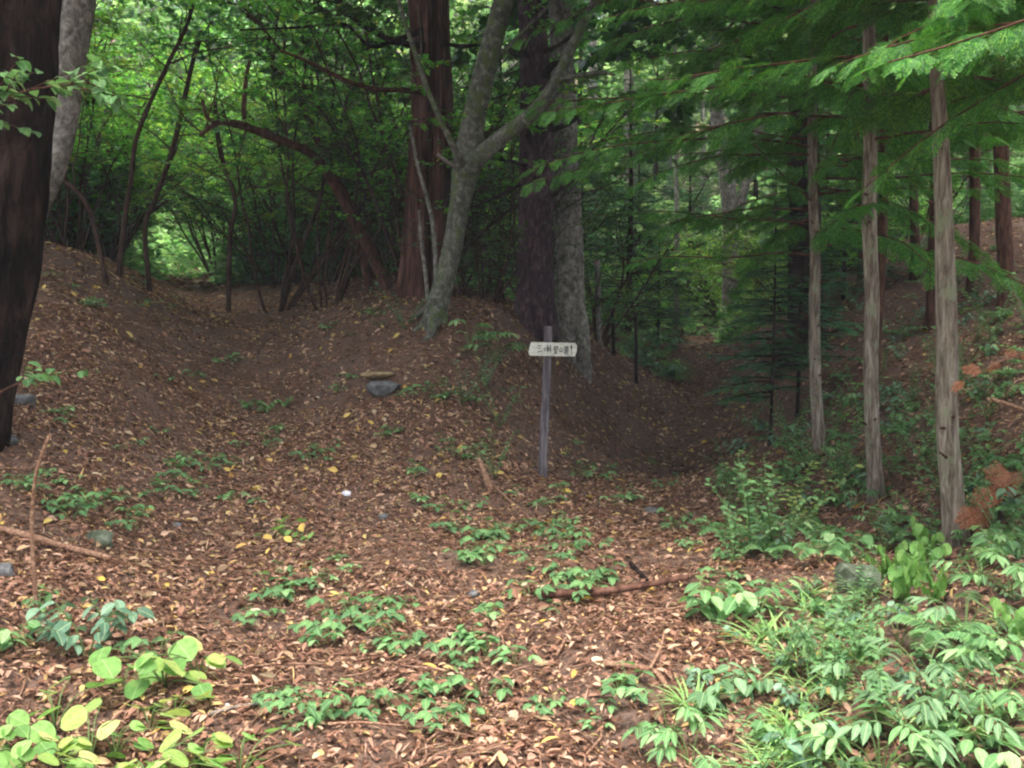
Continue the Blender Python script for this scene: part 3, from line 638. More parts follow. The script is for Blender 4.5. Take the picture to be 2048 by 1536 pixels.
cnt = {}
for i, (x, y) in sorted(enumerate(spots), key=lambda q: q[1][1]):
    z = gzs(x, y); px, py = proj((x, y, z)); lm = landm(px); k = cnt.get(lm, 0); cnt[lm] = k+1
    lab = f'multi-stemmed arching leafy shrub {lm}, {words[k]} nearest there'
    s = shr[i % 4]
    if i < 4: s.location = (x, y, z); s['label'] = lab; s.rotation_euler = (0, 0, i*1.7)
    else: dup(s, (x, y, z), i*2.1, .85+.1*((i*7) % 4), lab, g)
# hand-placed arching stems
def arch(label, nodes, mat, seed, twigs=6, leaf='green_bright', nl=18, forks=()):
    P, R = base_sink(*px_path(nodes)); rng = np.random.default_rng(seed)
    t = thing('arching_tree', label, 'tree', P[0]); mb, fo = MB(), MB(); tube(mb, P, R, 10, per=8); pp = crom(P, 8)
    for fk in forks: p_, r_ = px_path(fk); tube(mb, p_, r_, 8, per=6)
    for i in range(twigs):
        q, qt = along(pp, [rng.uniform(.45, 1)]); bp, br = stem_polys(rng, q[0], unit(qt[0]*.5+rng.normal(0, .6, 3)+[0, 0, .3]), rng.uniform(.7, 1.8), .012, .003, 6, .14)
        tube(mb, bp, br, 5, cap=False)
        for j in range(6):
            q2, qt2 = along(bp, [rng.uniform(.2, 1)]); s_ = unit(np.cross(qt2[0], [0, 0, 1]))*rng.choice([-1, 1]); tp, tr = stem_polys(rng, q2[0], unit(qt2[0]*.6+s_), rng.uniform(.25, .6), .004, .002, 3, .12)
            tube(mb, tp, tr, 3, cap=False); leaf_spray(fo, rng, tp, nl, .075, L_SIMPLE, .3)
    mb.build('trunk', M[mat], t, smooth=True); fo.build('foliage', M[leaf], t)
arch('thick reddish stem arching left over the trail from beside the cedar foot', [(790, 560, 14.5, 13), (750, 520, 14.3, 12), (708, 440, 14, 11), (670, 370, 13.8, 10), (625, 310, 13.5, 9), (560, 280, 13.2, 8.5), (495, 255, 13, 8), (440, 245, 12.8, 6), (400, 270, 12.6, 4)], 'bark_orange', 71, 9,
     forks=[[(500, 256, 13, 6), (488, 230, 13, 5), (492, 160, 12.9, 4), (500, 120, 12.9, 3)], [(440, 245, 12.8, 5), (415, 235, 12.8, 4), (405, 200, 12.8, 3)]])
arch('straighter brown stem leaning left just above the thick arching one', [(745, 545, 15.5, 9), (705, 430, 15.2, 8.5), (665, 340, 15, 8), (630, 270, 15, 7.5), (595, 190, 15, 7), (545, 130, 14.9, 6), (530, 60, 14.9, 5), (480, 20, 14.9, 4)], 'bark_orange', 72, 10)
arch('dark thin stem leaning right from the left bank across bright foliage', [(235, 540, 13, 6), (250, 440, 13, 5.5), (262, 360, 13, 5), (275, 270, 13, 4.5), (330, 140, 13, 4), (370, 60, 13, 4), (395, -20, 13, 3)], 'bark_twig', 73, 8)
arch('dark forked stem rising beside the bright hole of light', [(300, 545, 14.5, 5.5), (290, 460, 14.5, 5), (310, 400, 14.5, 4.5), (345, 300, 14.4, 5.5), (368, 200, 14.3, 5), (400, 60, 14.2, 4)], 'bark_twig', 74, 8)
arch('crooked dark stem on the left bank leaning left towards the massive trunk', [(215, 520, 12, 5.5), (185, 440, 12, 5), (160, 390, 12, 4.5), (118, 350, 12, 5), (105, 300, 12, 4)], 'bark_twig', 75, 4)
arch('slim upright dark stem in the middle of the thicket, right of the light hole', [(455, 580, 16, 5.5), (460, 480, 16, 5), (470, 400, 16, 4.5), (440, 300, 16, 5), (430, 200, 16, 4)], 'bark_twig', 76, 8)

# dense low shrubs closing the thicket behind, a tunnel of light left open at the crest
g = 'dense low shrubs behind the left thicket'
lowp = [shrub('low_thicket_shrub', 'x', 85+i, 11, 3.6, .10, 'green_mid', 15, g, low=.10, spread=.5) for i in range(2)]
L = [(proj((x, y, gzs(x, y)))[0], x, y) for x, y in ((-8.3, 20.6), (-5.2, 21.0), (-9.6, 22.4), (-8.0, 19.0))]
rl = np.random.default_rng(17)
for Y, xs in ((17.6, np.arange(-13, -7, 1.3)), (19.5, np.arange(-14.5, -1, 1.5)), (22.5, np.arange(-13.5, 0, 1.5)), (25.5, np.arange(-16, 1, 1.6))):
    for x in xs:
        x = x+rl.normal(0, .2); y = Y+rl.normal(0, .5)
        if dtrail(x, y, TRAIL_L) < (1.45 if x < -7.2 else 1.05): continue
        L.append((proj((x, y, gzs(x, y)))[0], x, y))
cnt = {}
for i, (px, x, y) in enumerate(sorted(L)):
    lm = landm(px); k_ = cnt.get(lm, 0); cnt[lm] = k_+1; lab = f'dense low dark shrub {lm}, {words[k_]} from the left there'
    if i < 2: lowp[i].location = (x, y, gzs(x, y)); lowp[i]['label'] = lab
    else: dup(lowp[i % 2], (x, y, gzs(x, y)), i*2.2, .85+.1*(i % 4), lab, g)

# undergrowth shrubs around the middle (dark)
g = 'broadleaf shrubs around the central trunks'
s0 = shrub('understory_shrub', 'leafy dark shrub between the forked grey trunk and the dark scaly trunk', 80, 6, 2.2, .07, 'green_mid', 12, g, low=.2)
s0.location = (-.35, 13.2, gzs(-.35, 13.2))
for i, (x, y, lab) in enumerate([(1.3, 15.6, 'leafy dark shrub behind the pinkish-tipped stake'), (-.9, 15.0, 'leafy dark shrub behind the foot of the reddish fissured trunk'), (.35, 15.0, 'leafy dark shrub directly behind the signboard trunks'), (6.9, 18.2, 'leafy shrub on the right bank crest under the cypresses')]):
    dup(s0, (x, y, gzs(x, y)), i*1.9, [1, 1, 1.1, 1.3][i], lab, g)

g = 'light green shrubs beyond the right trail'
sb0 = shrub('light_shrub', 'light green airy shrub beyond the far bend of the right trail', 82, 9, 3.0, .085, 'green_bright', 14, g, low=.12, spread=.6); sb0.location = (5.6, 20.3, gzs(5.6, 20.3))
for i, (x, y, lab) in enumerate([(6.3, 23.0, 'light green airy shrub around the foot of the far forked pale trunk'), (5.3, 25.8, 'light green airy shrub closing the end of the right trail'), (5.3, 17.2, 'light green airy shrub at the right rim of the trail, behind the small firs'), (2.5, 23.8, 'light green airy shrub left of the far trail bend'), (8.6, 24.0, 'light green airy shrub behind the second foreground cypress'), (1.9, 17.8, 'light green airy shrub over the grassy patch above the gully')]):
    dup(sb0, (x, y, gzs(x, y)), i*1.3, [1, 1, .7, .9, 1.1, .45][i], lab, g)

# ------------------------------------------------------------------ young firs, centre right
g = 'young firs along the right trail'
f0 = fir('young_fir', 'x', 90, 5.2, .06, 1.5, .5, g); f1 = fir('young_fir', 'x', 91, 3.2, .035, 1.25, .3, g, gap=.2); f3 = fir('young_fir', 'x', 93, 3.7, .022, .95, .75, g, gap=.2); f2 = fir('young_fir', 'x', 92, 7.5, .09, 1.9, 1.6, g, gap=.3)
fs = [(f1, 6.0, 20.5, 1.0, 'small pale-tipped fir below the far forked pale trunk'), (f0, 2.2, 19.5, 1.0, 'dark fir left of the far trail bend, behind the grassy patch'), (f2, 1.5, 22.5, 1.0, 'tall dark fir behind the pinkish-tipped stake'),
      (f1, 4.9, 15.2, .8, 'low fir at the right side of the gully trail'), (f2, 6.6, 24.5, 1.0, 'tall fir behind the far forked pale trunk'), 
      (f0, 3.1, 25.5, .9, 'fir left of the trail where it disappears'), (f1, 2.9, 20.3, .8, 'tiny fir above the grassy patch'), (f2, 8.8, 21.5, 1.0, 'tall fir beyond the bank crest at right'), (f0, 7.9, 26, 1.1, 'fir far behind the second foreground cypress'), (f2, 4.4, 31.5, 1.1, 'distant fir closing the end of the right trail'), (f0, -.2, 17.5, .9, 'dark fir behind the forked grey trunk'), (f2, .6, 27, 1.1, 'tall dark fir far behind the dark scaly trunk'), (f0, 10.5, 17.5, .9, 'fir on the right bank crest at the photo edge'), (f0, 4.9, 28.5, 1.0, 'fir standing in the middle distance at the trail vanishing point'), (f1, 3.6, 27.5, 1.2, 'low fir left of the trail vanishing point'), (f2, 7.2, 30.5, 1.0, 'tall fir filling the gap behind the far forked trunk'), (f0, 2.4, 30.5, 1.1, 'fir behind the short dark stakes'), (f2, 12.6, 20.5, 1, 'tall fir beyond the crest at the right edge')]
for (px_, py_, sc_, lab) in ((1540, 890, .75, 'small fir with a crooked bare foot at the right bank base by the gully'), (1594, 835, .85, 'small fir with a thin leaning bare foot left of the thinnest cypress')):
    q_ = ground(px_, py_); fs.append((f3, q_[0], q_[1], sc_, lab))
seen = set()
for k, (f, x, y, s, lab) in enumerate(fs):
    z = gzs(x, y)
    if f.name in seen: dup(f, (x, y, z), k*1.3, s, lab, g)
    else: f.location = (x, y, z); f['label'] = lab; f.scale = (s, s, s); seen.add(f.name)

# ------------------------------------------------------------------ pale trunks further back
def far_tree(label, nodes, seed, fork=None, z0=6.5):
    t, mb, P, R = trunk_thing('broadleaf_tree', label, 'tree', nodes, 'bark_pale', 16, barkmod(seed, .04, 5, .3, .4), top=6)
    if fork: tube(mb, *px_path(fork), 10, per=6)
    mb.build('trunk', M['bark_pale'], t, smooth=True); crown_over(t, P, seed, z0, 3.6, 10, 7, 18, .2, 'green_mid')
far_tree('pale forked trunk standing beyond the right trail', [(1462, 610, 22, 20), (1463, 520, 22, 16), (1458, 400, 22, 15), (1445, 300, 22, 14), (1430, 200, 22, 13), (1425, 60, 22, 11)], 101, [(1468, 450, 22, 11), (1488, 380, 22, 9), (1512, 290, 22, 8), (1525, 200, 22, 7), (1530, 80, 22, 5)])
far_tree('pale distant trunk above the grassy patch, behind the fir tops', [(1268, 620, 26, 13), (1262, 400, 26, 11), (1258, 200, 26, 10), (1256, 20, 26, 9)], 102, z0=9)
far_tree('thin pale far trunk between the dark scaly trunk and the firs', [(1190, 620, 30, 9), (1188, 400, 30, 8), (1186, 200, 30, 8), (1185, 20, 30, 7)], 103, z0=9)
far_tree('very thin white far stem left of the trail vanishing point', [(1353, 640, 24, 5), (1354, 520, 24, 4.5), (1353, 380, 24, 4), (1350, 200, 24, 3.5)], 104, z0=8)
far_tree('pale far trunk seen between the two dark trunks at upper right', [(1942, 480, 24, 11), (1943, 350, 24, 10), (1944, 200, 24, 9), (1945, 20, 24, 8)], 105, z0=9)
far_tree('mottled pale far trunk seen behind the nearest cypress top', [(1975, 470, 27, 10), (1972, 300, 27, 9), (1970, 100, 27, 8)], 106, z0=9)

# ------------------------------------------------------------------ background forest
g = 'broadleaf trees of the background forest'
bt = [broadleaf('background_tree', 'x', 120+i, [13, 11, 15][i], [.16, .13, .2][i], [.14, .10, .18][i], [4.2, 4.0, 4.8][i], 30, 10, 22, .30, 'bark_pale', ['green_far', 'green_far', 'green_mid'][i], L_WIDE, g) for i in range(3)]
shade_tree = broadleaf('added_shade_tree', 'slim shade tree added on the bank crest behind the cypresses', 130, 14, .13, .42, 5.0, 30, 10, 30, .28, 'bark_hinoki_dark', 'canopy', L_WIDE, 'added shade trees around the clearing')  # added to shade the forest interior, copied around the clearing below
shade_tree.location = (10.3, 19.5, gzs(10.3, 19.5)-.1)
rng = np.random.default_rng(5); cand = []
for Y, n in ((38, 7), (44, 10), (50, 12), (60, 13), (72, 14)):
    for i in range(n):
        x = (-.62+1.24*(i+.5)/n)*Y + rng.normal(0, 1.0); y = Y+rng.normal(0, 1.6)
        if dtrail(x, y, TRAIL_L) < 3.2 or dtrail(x, y, TRAIL_R) < 1.5: continue
        cand.append((x, y))
zone = lambda px: 'behind the left thicket' if px < 820 else 'behind the central trunks' if px < 1300 else 'behind the young firs' if px < 1650 else 'beyond the right bank'
groups = {}
for (x, y) in cand:
    px, py = proj((x, y, gzs(x, y)))
    if px < -500 or px > 2548: dpos = 'x'
    groups.setdefault(zone(px), []).append((px, x, y))
k = 0
for zn, L in groups.items():
    for i, (px, x, y) in enumerate(sorted(L)):
        lab = f'distant bright broadleaf tree {zn}, {words[i]} from the left there'; f = bt[k % 3]
        if k < 3: f.location = (x, y, gzs(x, y)-.1); f['label'] = lab
        else: dup(f, (x, y, gzs(x, y)-.1), k*1.1, .85+.1*(k % 4), lab, g)
        k += 1
# added unseen trees: they shade the interior and block low sky behind the camera
g = 'added shade trees around the clearing'
for k, (x, y, sc_, lab) in enumerate([(-9.5, 9.5, 1.0, 'shade tree added left of the frame beside the massive trunk'), (-13, 15, 1.1, 'shade tree added far left beyond the bank'), (9.5, 9, 1.0, 'shade tree added right of the frame up the bank'), (13, 14.5, 1.1, 'shade tree added far right over the bank crest'),
    (-6, -8, 1.1, 'added tree blocking sky light close behind the viewer at left'), (0, -8.5, 1.1, 'added tree blocking sky light close behind the viewer'), (6, -8, 1.1, 'added tree blocking sky light close behind the viewer at right'),
    (-10, 3, 1.0, 'shade tree added at the left of the road opening'), (11, 3.5, 1.0, 'shade tree added at the right of the road opening'),
    (-9, -9, 1, 'added tree blocking sky light behind the viewer at left'), (-3, -11, 1.1, 'added tree blocking sky light behind the viewer, left of the middle'), (3, -10, 1, 'added tree blocking sky light behind the viewer, right of the middle'), (9, -9, 1.1, 'added tree blocking sky light behind the viewer at right'), (-14, -3, 1.1, 'added tree blocking sky light to the left of the viewer'), (14, -2, 1.1, 'added tree blocking sky light to the right of the viewer'),
    (6.85, 19.5, 1.1, 'slim shade tree added behind the bank crest'), (15.5, 24, 1.1, 'slim shade tree added far right beyond the bank crest')]):
    dup(shade_tree, (x, y, gzs(x, y)-.1), k*1.3, sc_, lab, g)
# bushy wall of leaves below the background crowns
g = 'bushes at the foot of the background forest'
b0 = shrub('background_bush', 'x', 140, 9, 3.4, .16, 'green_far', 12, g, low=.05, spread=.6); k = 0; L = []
for Y, n in ((28, 11), (33, 14), (40, 16), (49, 18)):
    for i in range(n):
        x = (-.56+1.12*(i+.5)/n)*Y+rng.normal(0, .7); y = Y+rng.normal(0, 1)
        if dtrail(x, y, TRAIL_L) < (1.3 if Y < 45 else 0) or dtrail(x, y, TRAIL_R) < 1.2: continue
        L.append((proj((x, y, gzs(x, y)))[0], x, y))
gg = {}
for q in sorted(L): gg.setdefault(zone(q[0]), []).append(q)
for zn, qs in gg.items():
    for i, (px, x, y) in enumerate(qs):
        lab = f'low distant leafy bush {zn}, {words[i]} from the left there'
        if k == 0: b0.location = (x, y, gzs(x, y)); b0['label'] = lab
        else: dup(b0, (x, y, gzs(x, y)), k*2.3, .8+.12*(k % 5), lab, g)
        k += 1

# low green undergrowth carpeting the far slopes
r_ = np.random.default_rng(8); n = 95000; y = 20.5+75*r_.uniform(0, 1, n)**1.9; x = r_.uniform(-.62, .62, n)*y; k_ = np.ones(n, bool)
for T in (TRAIL_L, TRAIL_R):
    for a, b in zip(T[:-1], T[1:]):
        d = b-a; t_ = np.clip(((x-a[0])*d[0]+(y-a[1])*d[1])/(d@d), 0, 1); k_ &= (np.hypot(x-a[0]-t_*d[0], y-a[1]-t_*d[1]) > .55) | (y > 24)
x, y = x[k_], y[k_]; n = len(x); mb = MB(); hgt = r_.uniform(0, 1, n)**1.5*1.1*(.5+.5*np.sin(x*1.3+np.sin(y*.7)*2)); a = r_.uniform(0, 6.28, n)
mb.scatter(L_WIDE, np.stack([x, y, gz(x, y)+hgt], 1), frames(np.stack([np.cos(a), np.sin(a), r_.normal(-.1, .3, n)], 1), cross_n(r_, n, .6)), r_.uniform(.10, .20, n)*(.6+y/40))
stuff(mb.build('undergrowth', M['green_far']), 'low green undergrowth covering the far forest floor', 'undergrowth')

# ------------------------------------------------------------------ signpost
base = ground(1082, 956); Ys = base[1]
top = at(1098, 654, Ys); bot = np.array([base[0], Ys, base[2]-.25])
t = thing('signpost', 'weathered wooden post carrying a white hand-lettered board, between the two trails', 'sign', base)
mb = MB(); n = 14; hw0, hw1 = .042, .037; ax = top-bot; rng = np.random.default_rng(9); V = []
for i in range(n+1):
    c = bot+ax*i/n; hw = hw0+(hw1-hw0)*i/n; j = rng.normal(0, .0018, (8, 2)); ch = .008
    ring = [(-hw+ch, -hw), (hw-ch, -hw), (hw, -hw+ch), (hw, hw-ch), (hw-ch, hw), (-hw+ch, hw), (-hw, hw-ch), (-hw, -hw+ch)]
    V += [(c[0]+a+j[q, 0], c[1]+b+j[q, 1], c[2]+(.01*math.sin(q*2) if i == n else 0)) for q, (a, b) in enumerate(ring)]
idx = np.arange((n+1)*8).reshape(n+1, 8); nx = np.roll(idx, -1, 1)
mb.add(V, np.stack([idx[:-1], nx[:-1], nx[1:], idx[1:]], -1).reshape(-1, 4), np.array([idx[-1]]))
M['post'] = bark('weathered_post_wood', lin('#3e393c'), lin('#675f64'), lin('#928b8d'), 30, 3, .6, .006)
mb.build('post', M['post'], t)
m_, n_, b_, _ = newmat('old_white_board'); f = noise(n_, 18, 6, mapping(n_, (1, 1, 3)), .7)
n_.links.new(ramp(n_, f, [(.3, lin('#a3a092')), (.5, lin('#cfcec2')), (.7, lin('#e2e2da'))]), b_.inputs['Base Color']); b_.inputs['Roughness'].default_value = .8; bump(n_, b_, f, .3, .004)
yb = Ys - .062
A = at(1057, 698, yb); B = at(1154, 699, yb); bw = B[0]-A[0]; u = unit(B-A); hv = 27.5/F*yb; up = np.array([0, 0, 1.0]); cen = (A+B)/2
o2 = [(0, .35), (.05, 1.0), (.96, .97), (1, .78), (.995, .35), (.955, 0), (.03, .02), (.004, .12)]
def bp(fx, fy, d): return A + u*bw*fx + up*hv*(fy-.5) + np.array([0, d, 0])
mb = MB(); fr = [bp(a, b, -.009) for a, b in o2]; bk = [bp(a, b, .009) for a, b in o2]; k = len(o2); V = np.array(fr+bk)
mb.add(V, np.array([list(range(k))[::-1]]), np.array([list(range(k, 2*k))]), np.array([(i, (i+1) % k, k+(i+1) % k, k+i) for i in range(k)]))
board = mb.build('board', m_, t); board['label'] = 'white board with black brush lettering and an up arrow'
for fx_, fy_ in ((.385, .80), (.395, .22)):
    mb = MB(); c_ = bp(fx_, fy_, -.0092); tube(mb, [c_, c_-np.array([0, .003, 0])], [.0045, .004], 10); mb.build('nail', M['bark_dark'], board, origin=np.array(t['_o']))
G = {
 'san': [[(1, 8.5), (8, 9)], [(2, 5.3), (7.5, 5.8)], [(.5, 1.2), (9.5, 1.8)]],
 'tsu': [[(1.5, 7), (3, 5)], [(4.5, 7.6), (5.6, 5.6)], [(9, 7.8), (7.4, 3.5), (3.2, .6)]],
 'toge': [[(2, 9), (2, 2.4)], [(.4, 7), (.4, 2.2), (3.7, 2.4)], [(3.7, 7.2), (3.7, 2)], [(7, 10), (7, 5.6)], [(7, 8), (9.2, 8.2)], [(4.6, 5.4), (10, 5.8)], [(7, 5.4), (7, .2)], [(7.2, 4), (9, 2.7)]],
 'to': [[(1.2, 9), (4.2, 9.2), (3.4, 7), (.4, 4.8)], [(1.2, 7.6), (2.7, 6.7)], [(6, 9.8), (7, 7.4), (10, 5)], [(9, 9.6), (7.2, 8)], [(9.6, 8), (8, 6.6)], [(3, 6), (7, 6.1)], [(3, 2.5), (3, 4.6), (7, 4.7), (7, 2.5), (3, 2.5)], [(3.7, 2.1), (4.3, .8)], [(6.4, 2.2), (5.8, .8)], [(.8, .3), (9.5, .5)]],
 'yama': [[(5, 9.6), (5, 1)], [(1, 6.5), (1, 1), (9, 1.1)], [(9, 7), (9, .8)]],
 'do': [[(4.2, 9.9), (5, 8.6)], [(8.2, 10), (7.3, 8.6)], [(3, 8.2), (10, 8.4)], [(6.4, 8.2), (5.9, 7)], [(4.3, 2.2), (4.3, 6.9), (8.9, 7), (8.9, 2.1), (4.3, 2.1)], [(4.3, 5.3), (8.9, 5.4)], [(4.3, 3.7), (8.9, 3.8)], [(1, 9.2), (2.1, 8)], [(.4, 6), (2.3, 6.1), (1.8, 2), (.2, .8)], [(1.8, 2), (4, .5), (10.4, 0)]],
 'arrow': [[(5, 10), (5, -1)], [(2.2, 7), (5, 10.2), (7.8, 7)]],
}
mb = MB(); layout = [('san', .185, .095, .24, .58), ('tsu', .30, .055, .34, .30), ('toge', .375, .105, .24, .56), ('to', .505, .11, .18, .58), ('yama', .625, .085, .30, .38), ('do', .725, .10, .14, .62), ('arrow', .855, .06, .16, .66)]
dlev = 0
for g_, fx, fw, fy, fh in layout:
    for st in G[g_]:
        for (a, b) in zip(st[:-1], st[1:]):
            pa = bp(fx+fw*a[0]/10, fy+fh*a[1]/10, 0); pb = bp(fx+fw*b[0]/10, fy+fh*b[1]/10, 0); d = pb-pa; Ld = np.linalg.norm(d)+1e-9; d = d/Ld
            nrm = np.cross(d, [0, 1, 0]); wv = .0031+.0006*((dlev*7) % 3)/2; dlev += 1; e = -.0098-.00002*dlev
            q = [pa-d*.002-nrm*wv, pa-d*.002+nrm*wv, pb+d*.001+nrm*wv*.75, pb+d*.001-nrm*wv*.75]; front = [p+np.array([0, e, 0]) for p in q]; back = [p+np.array([0, -.0088, 0]) for p in q]
            mb.add(np.array(front+back), np.array([(0, 1, 2, 3), (0, 4, 5, 1), (1, 5, 6, 2), (2, 6, 7, 3), (3, 7, 4, 0)]))
m_, n_, b_, _ = newmat('black_brush_ink'); b_.inputs['Base Color'].default_value = lin('#22241f'); b_.inputs['Roughness'].default_value = .7
mb.build('lettering', m_, board, origin=np.array(t['_o']))

# ------------------------------------------------------------------ leaf litter
rng = np.random.default_rng(77)
def litter(n, y0, y1, half, smin, smax, seed):
    r = np.random.default_rng(seed); y = y0+(y1-y0)*r.uniform(0, 1, n)**.8; x = r.uniform(-1, 1, n)*(half*y+.6)
    dens = .5+.5*np.sin(x*1.9+2*np.sin(y*1.3))*np.cos(y*1.7+x*.8)+.35*np.sin(x*5.1+y*2.3)
    keep = r.uniform(0, 1, n) < np.clip(.5+.62*dens, .16, 1)*np.where(x/y > .24, .5, 1)
    x, y = x[keep], y[keep]; n = len(x); e = .06; z = gz(x, y); zx = (gz(x+e, y)-z)/e; zy = (gz(x, y+e)-z)/e
    N = unit(np.stack([-zx, -zy, np.ones(n)], 1)+r.normal(0, .35, (n, 3))); a = r.uniform(0, 6.283, n)
    D = np.stack([np.cos(a), np.sin(a), r.normal(0, .15, n)+zx*np.cos(a)+zy*np.sin(a)], 1); D = unit(D - N*(D*N).sum(1)[:, None])
    s = (smin+(smax-smin)*r.beta(1.3, 3, n)*1.5)*(1+.02*y)
    return np.stack([x, y, z+.004+r.uniform(0, .018, n)], 1), frames(D, N), np.stack([s*r.uniform(.35, 1.2, n), s, s], 1)
mb = MB()
for a in ((70000, 2.2, 5.5, .62, .014, .052, 1), (76000, 5.5, 10, .60, .02, .056, 2), (46000, 10, 18, .58, .035, .07, 3), (14000, 18, 34, .55, .09, .16, 4), (3000, 2.2, 8, .62, .04, .07, 5)): mb.scatter(L_LIT, *litter(*a))
for a in ((26000, 2.2, 6.5, .62, .03, .08, 21), (16000, 6.5, 12, .6, .05, .11, 22)): P_, R_, S_ = litter(*a); S_[:, 0] *= .35; mb.scatter(L_STRIP, P_, R_, S_)
stuff(mb.build('leaf_litter', M['litter']), 'brown and orange fallen leaves covering the ground and both trails', 'leaf litter')
P_, R_, S_ = litter(4200, 2.2, 11, .6, .03, .065, 19)
bl_ = MB(); bl_.scatter(L_OV, P_+[0, 0, .008], R_, S_); stuff(bl_.build('broad_fallen_leaves', leafmat('broad_dead_leaf', [(0, lin('#5a3d30')), (.4, lin('#8a6450')), (.8, lin('#b08a70')), (1, lin('#d8c0a8'))], .1, .6, .2, veins=True)), 'broad brown fallen leaves lying on top of the litter', 'leaf litter')
mb = MB(); P_, R_, S_ = litter(900, 2.2, 16, .6, .05, .085, 9); mb.scatter(L_OV, P_+[0, 0, .01], R_, S_)
stuff(mb.build('yellow_fallen_leaves', leafmat('yellow_fallen_leaf', [(0, lin('#c9a84a')), (.6, lin('#d8c070')), (1, lin('#cf9a50'))], .1)), 'scattered pale yellow fallen leaves among the brown ones', 'leaf litter')
mb = MB(); r = np.random.default_rng(31)
for i in range(420):
    y = 2.6+11*r.uniform()**1.3; x = r.uniform(-.6, .6)*y; a = r.uniform(0, 6.28); L = r.uniform(.12, .5); k = 5
    xs = x+np.cos(a)*np.linspace(0, L, k)+r.normal(0, .012, k); ys = y+np.sin(a)*np.linspace(0, L, k)+r.normal(0, .012, k)
    tube(mb, np.stack([xs, ys, gz(xs, ys)+.018+r.uniform(0, .01, k)], 1), np.linspace(.0045, .002, k)*r.uniform(.7, 1.4), 4)
stuff(mb.build('fallen_twigs', M['stick'], smooth=True), 'small dead twigs lying across the leaf litter', 'twigs')

# ------------------------------------------------------------------ sticks, stones
def stick(label, pts, radius, mat, name='fallen_branch', lift=.02, forks=()):
    P = np.array([ground(a, b) for a, b in pts]); P[:, 2] += lift; mb = MB(); tube(mb, P, np.linspace(radius, radius*.7, len(P)), 9, per=5, mod=barkmod(7, .08, 4, 0, .1, vz=9))
    for f in forks: Q = np.array([ground(a, b)+[0, 0, h] for a, b, h in f]); tube(mb, Q, np.linspace(radius*.6, radius*.25, len(Q)), 6, per=4)
    tag(mb.build(name, M[mat], None, origin=P[0], smooth=True), label, 'branch')
stick('long pale stripped branch lying at the left edge, broken end to the right', [(-60, 1058), (40, 1082), (130, 1108), (222, 1132)], .02, 'stick', lift=.035)
stick('reddish-brown straight fallen branch with pale broken end, centre foreground', [(1085, 1212), (1180, 1203), (1280, 1190), (1375, 1178)], .021, 'bark_orange', lift=.045)
stick('short dark curved branch just above the reddish-brown fallen branch', [(1262, 1135), (1275, 1152), (1295, 1172)], .013, 'bark_dark')
stick('thin pale twig right of the centre above the short dark branch', [(1212, 1115), (1240, 1117), (1262, 1122)], .012, 'stick')
stick('thin dead branch slanting down below the signpost', [(985, 975), (1020, 1010), (1050, 1035), (1080, 1060)], .012, 'stick')
stick('gnarled brown branch half buried near the bottom centre right', [(1210, 1340), (1260, 1345), (1310, 1360), (1335, 1392)], .013, 'stick', forks=[[(1300, 1355, .03), (1320, 1330, .06), (1328, 1312, .10)]])
stick('slanting dead stick at the foot of the right bank', [(1600, 1120), (1640, 1075), (1680, 1030)], .012, 'stick')
stick('grey thin stick in the bottom left among the yellow-green leaves', [(420, 1450), (470, 1436), (525, 1424)], .007, 'stick_grey')
# upright arching dead stem left, pale cut branch at right edge, stub near the centre
def stand(label, nodes, r0, r1, mat, name='dead_sapling', cat='branch'):
    P = np.array([at(a, b, Y) for a, b, Y in nodes]); mb = MB(); tube(mb, P, np.linspace(r0, r1, len(P)), 8, per=6); tag(mb.build(name, M[mat], None, origin=P[0], smooth=True), label, cat)
g0 = ground(75, 1235)
stand('pale bare stem standing upright and curving right at the far left', [(75, 1240, g0[1]), (66, 1120, g0[1]), (64, 1030, g0[1]), (74, 940, g0[1]), (100, 868, g0[1])], .011, .007, 'stick')
stand('pale cut branch end sticking in from the right edge', [(2120, 850, 5.0), (2060, 826, 5.0), (2015, 808, 5.0), (1982, 798, 5.0)], .012, .009, 'stick')
g0 = ground(982, 985)
stand('leaning broken brown stub in front of the signpost, to its left', [(985, 992, g0[1]), (970, 950, g0[1]+.02), (957, 915, g0[1]+.06)], .035, .016, 'stick')
def rock(label, px, py, sx, sy, sz, mat, seed, name='rock', rz=0, lift=.3, Y=None):
    import bmesh
    bm = bmesh.new(); bmesh.ops.create_icosphere(bm, subdivisions=2, radius=1); r = np.random.default_rng(seed); K = r.normal(0, 1.6, (7, 3)); ph = r.uniform(0, 6, 7)
    for v in bm.verts:
        p = np.array(v.co); d = 1+.16*np.sin(K@p*1.4+ph).sum()/1.6; p = p*d; p = np.clip(p, -.85, .85)+r.normal(0, .03, 3); v.co = (p[0]*sx, p[1]*sy, p[2]*sz)
    me = bpy.data.meshes.new(name); bm.to_mesh(me); bm.free(); me.materials.append(M[mat]); me.polygons.foreach_set('use_smooth', [False]*len(me.polygons))
    o = bpy.data.objects.new(name, me); C.objects.link(o); g_ = ground(px, py); o.location = (g_[0], g_[1], g_[2]+sz*lift); o.rotation_euler = (0, 0, rz); tag(o, label, 'rock' if name == 'rock' else 'stone'); return o
rock('flat tan slab resting on a grey rock on the mound', 757, 764, .20, .14, .035, 'stone_tan', 1, lift=1.6, rz=.1)
rock('grey rock under the tan slab on the mound', 768, 788, .20, .13, .10, 'stone', 2, lift=.2)
rock('mossy grey boulder at the foot of the right bank below the heart-leaved plant', 1712, 1185, .11, .12, .10, 'stone_moss', 3, lift=.3)
rock('pale rounded stone at the left edge beneath the long branch', 10, 1150, .055, .05, .045, 'stone', 4, 'stone')
rock('grey pebble right of the long pale branch', 355, 1055, .035, .03, .02, 'stone', 5, 'stone')
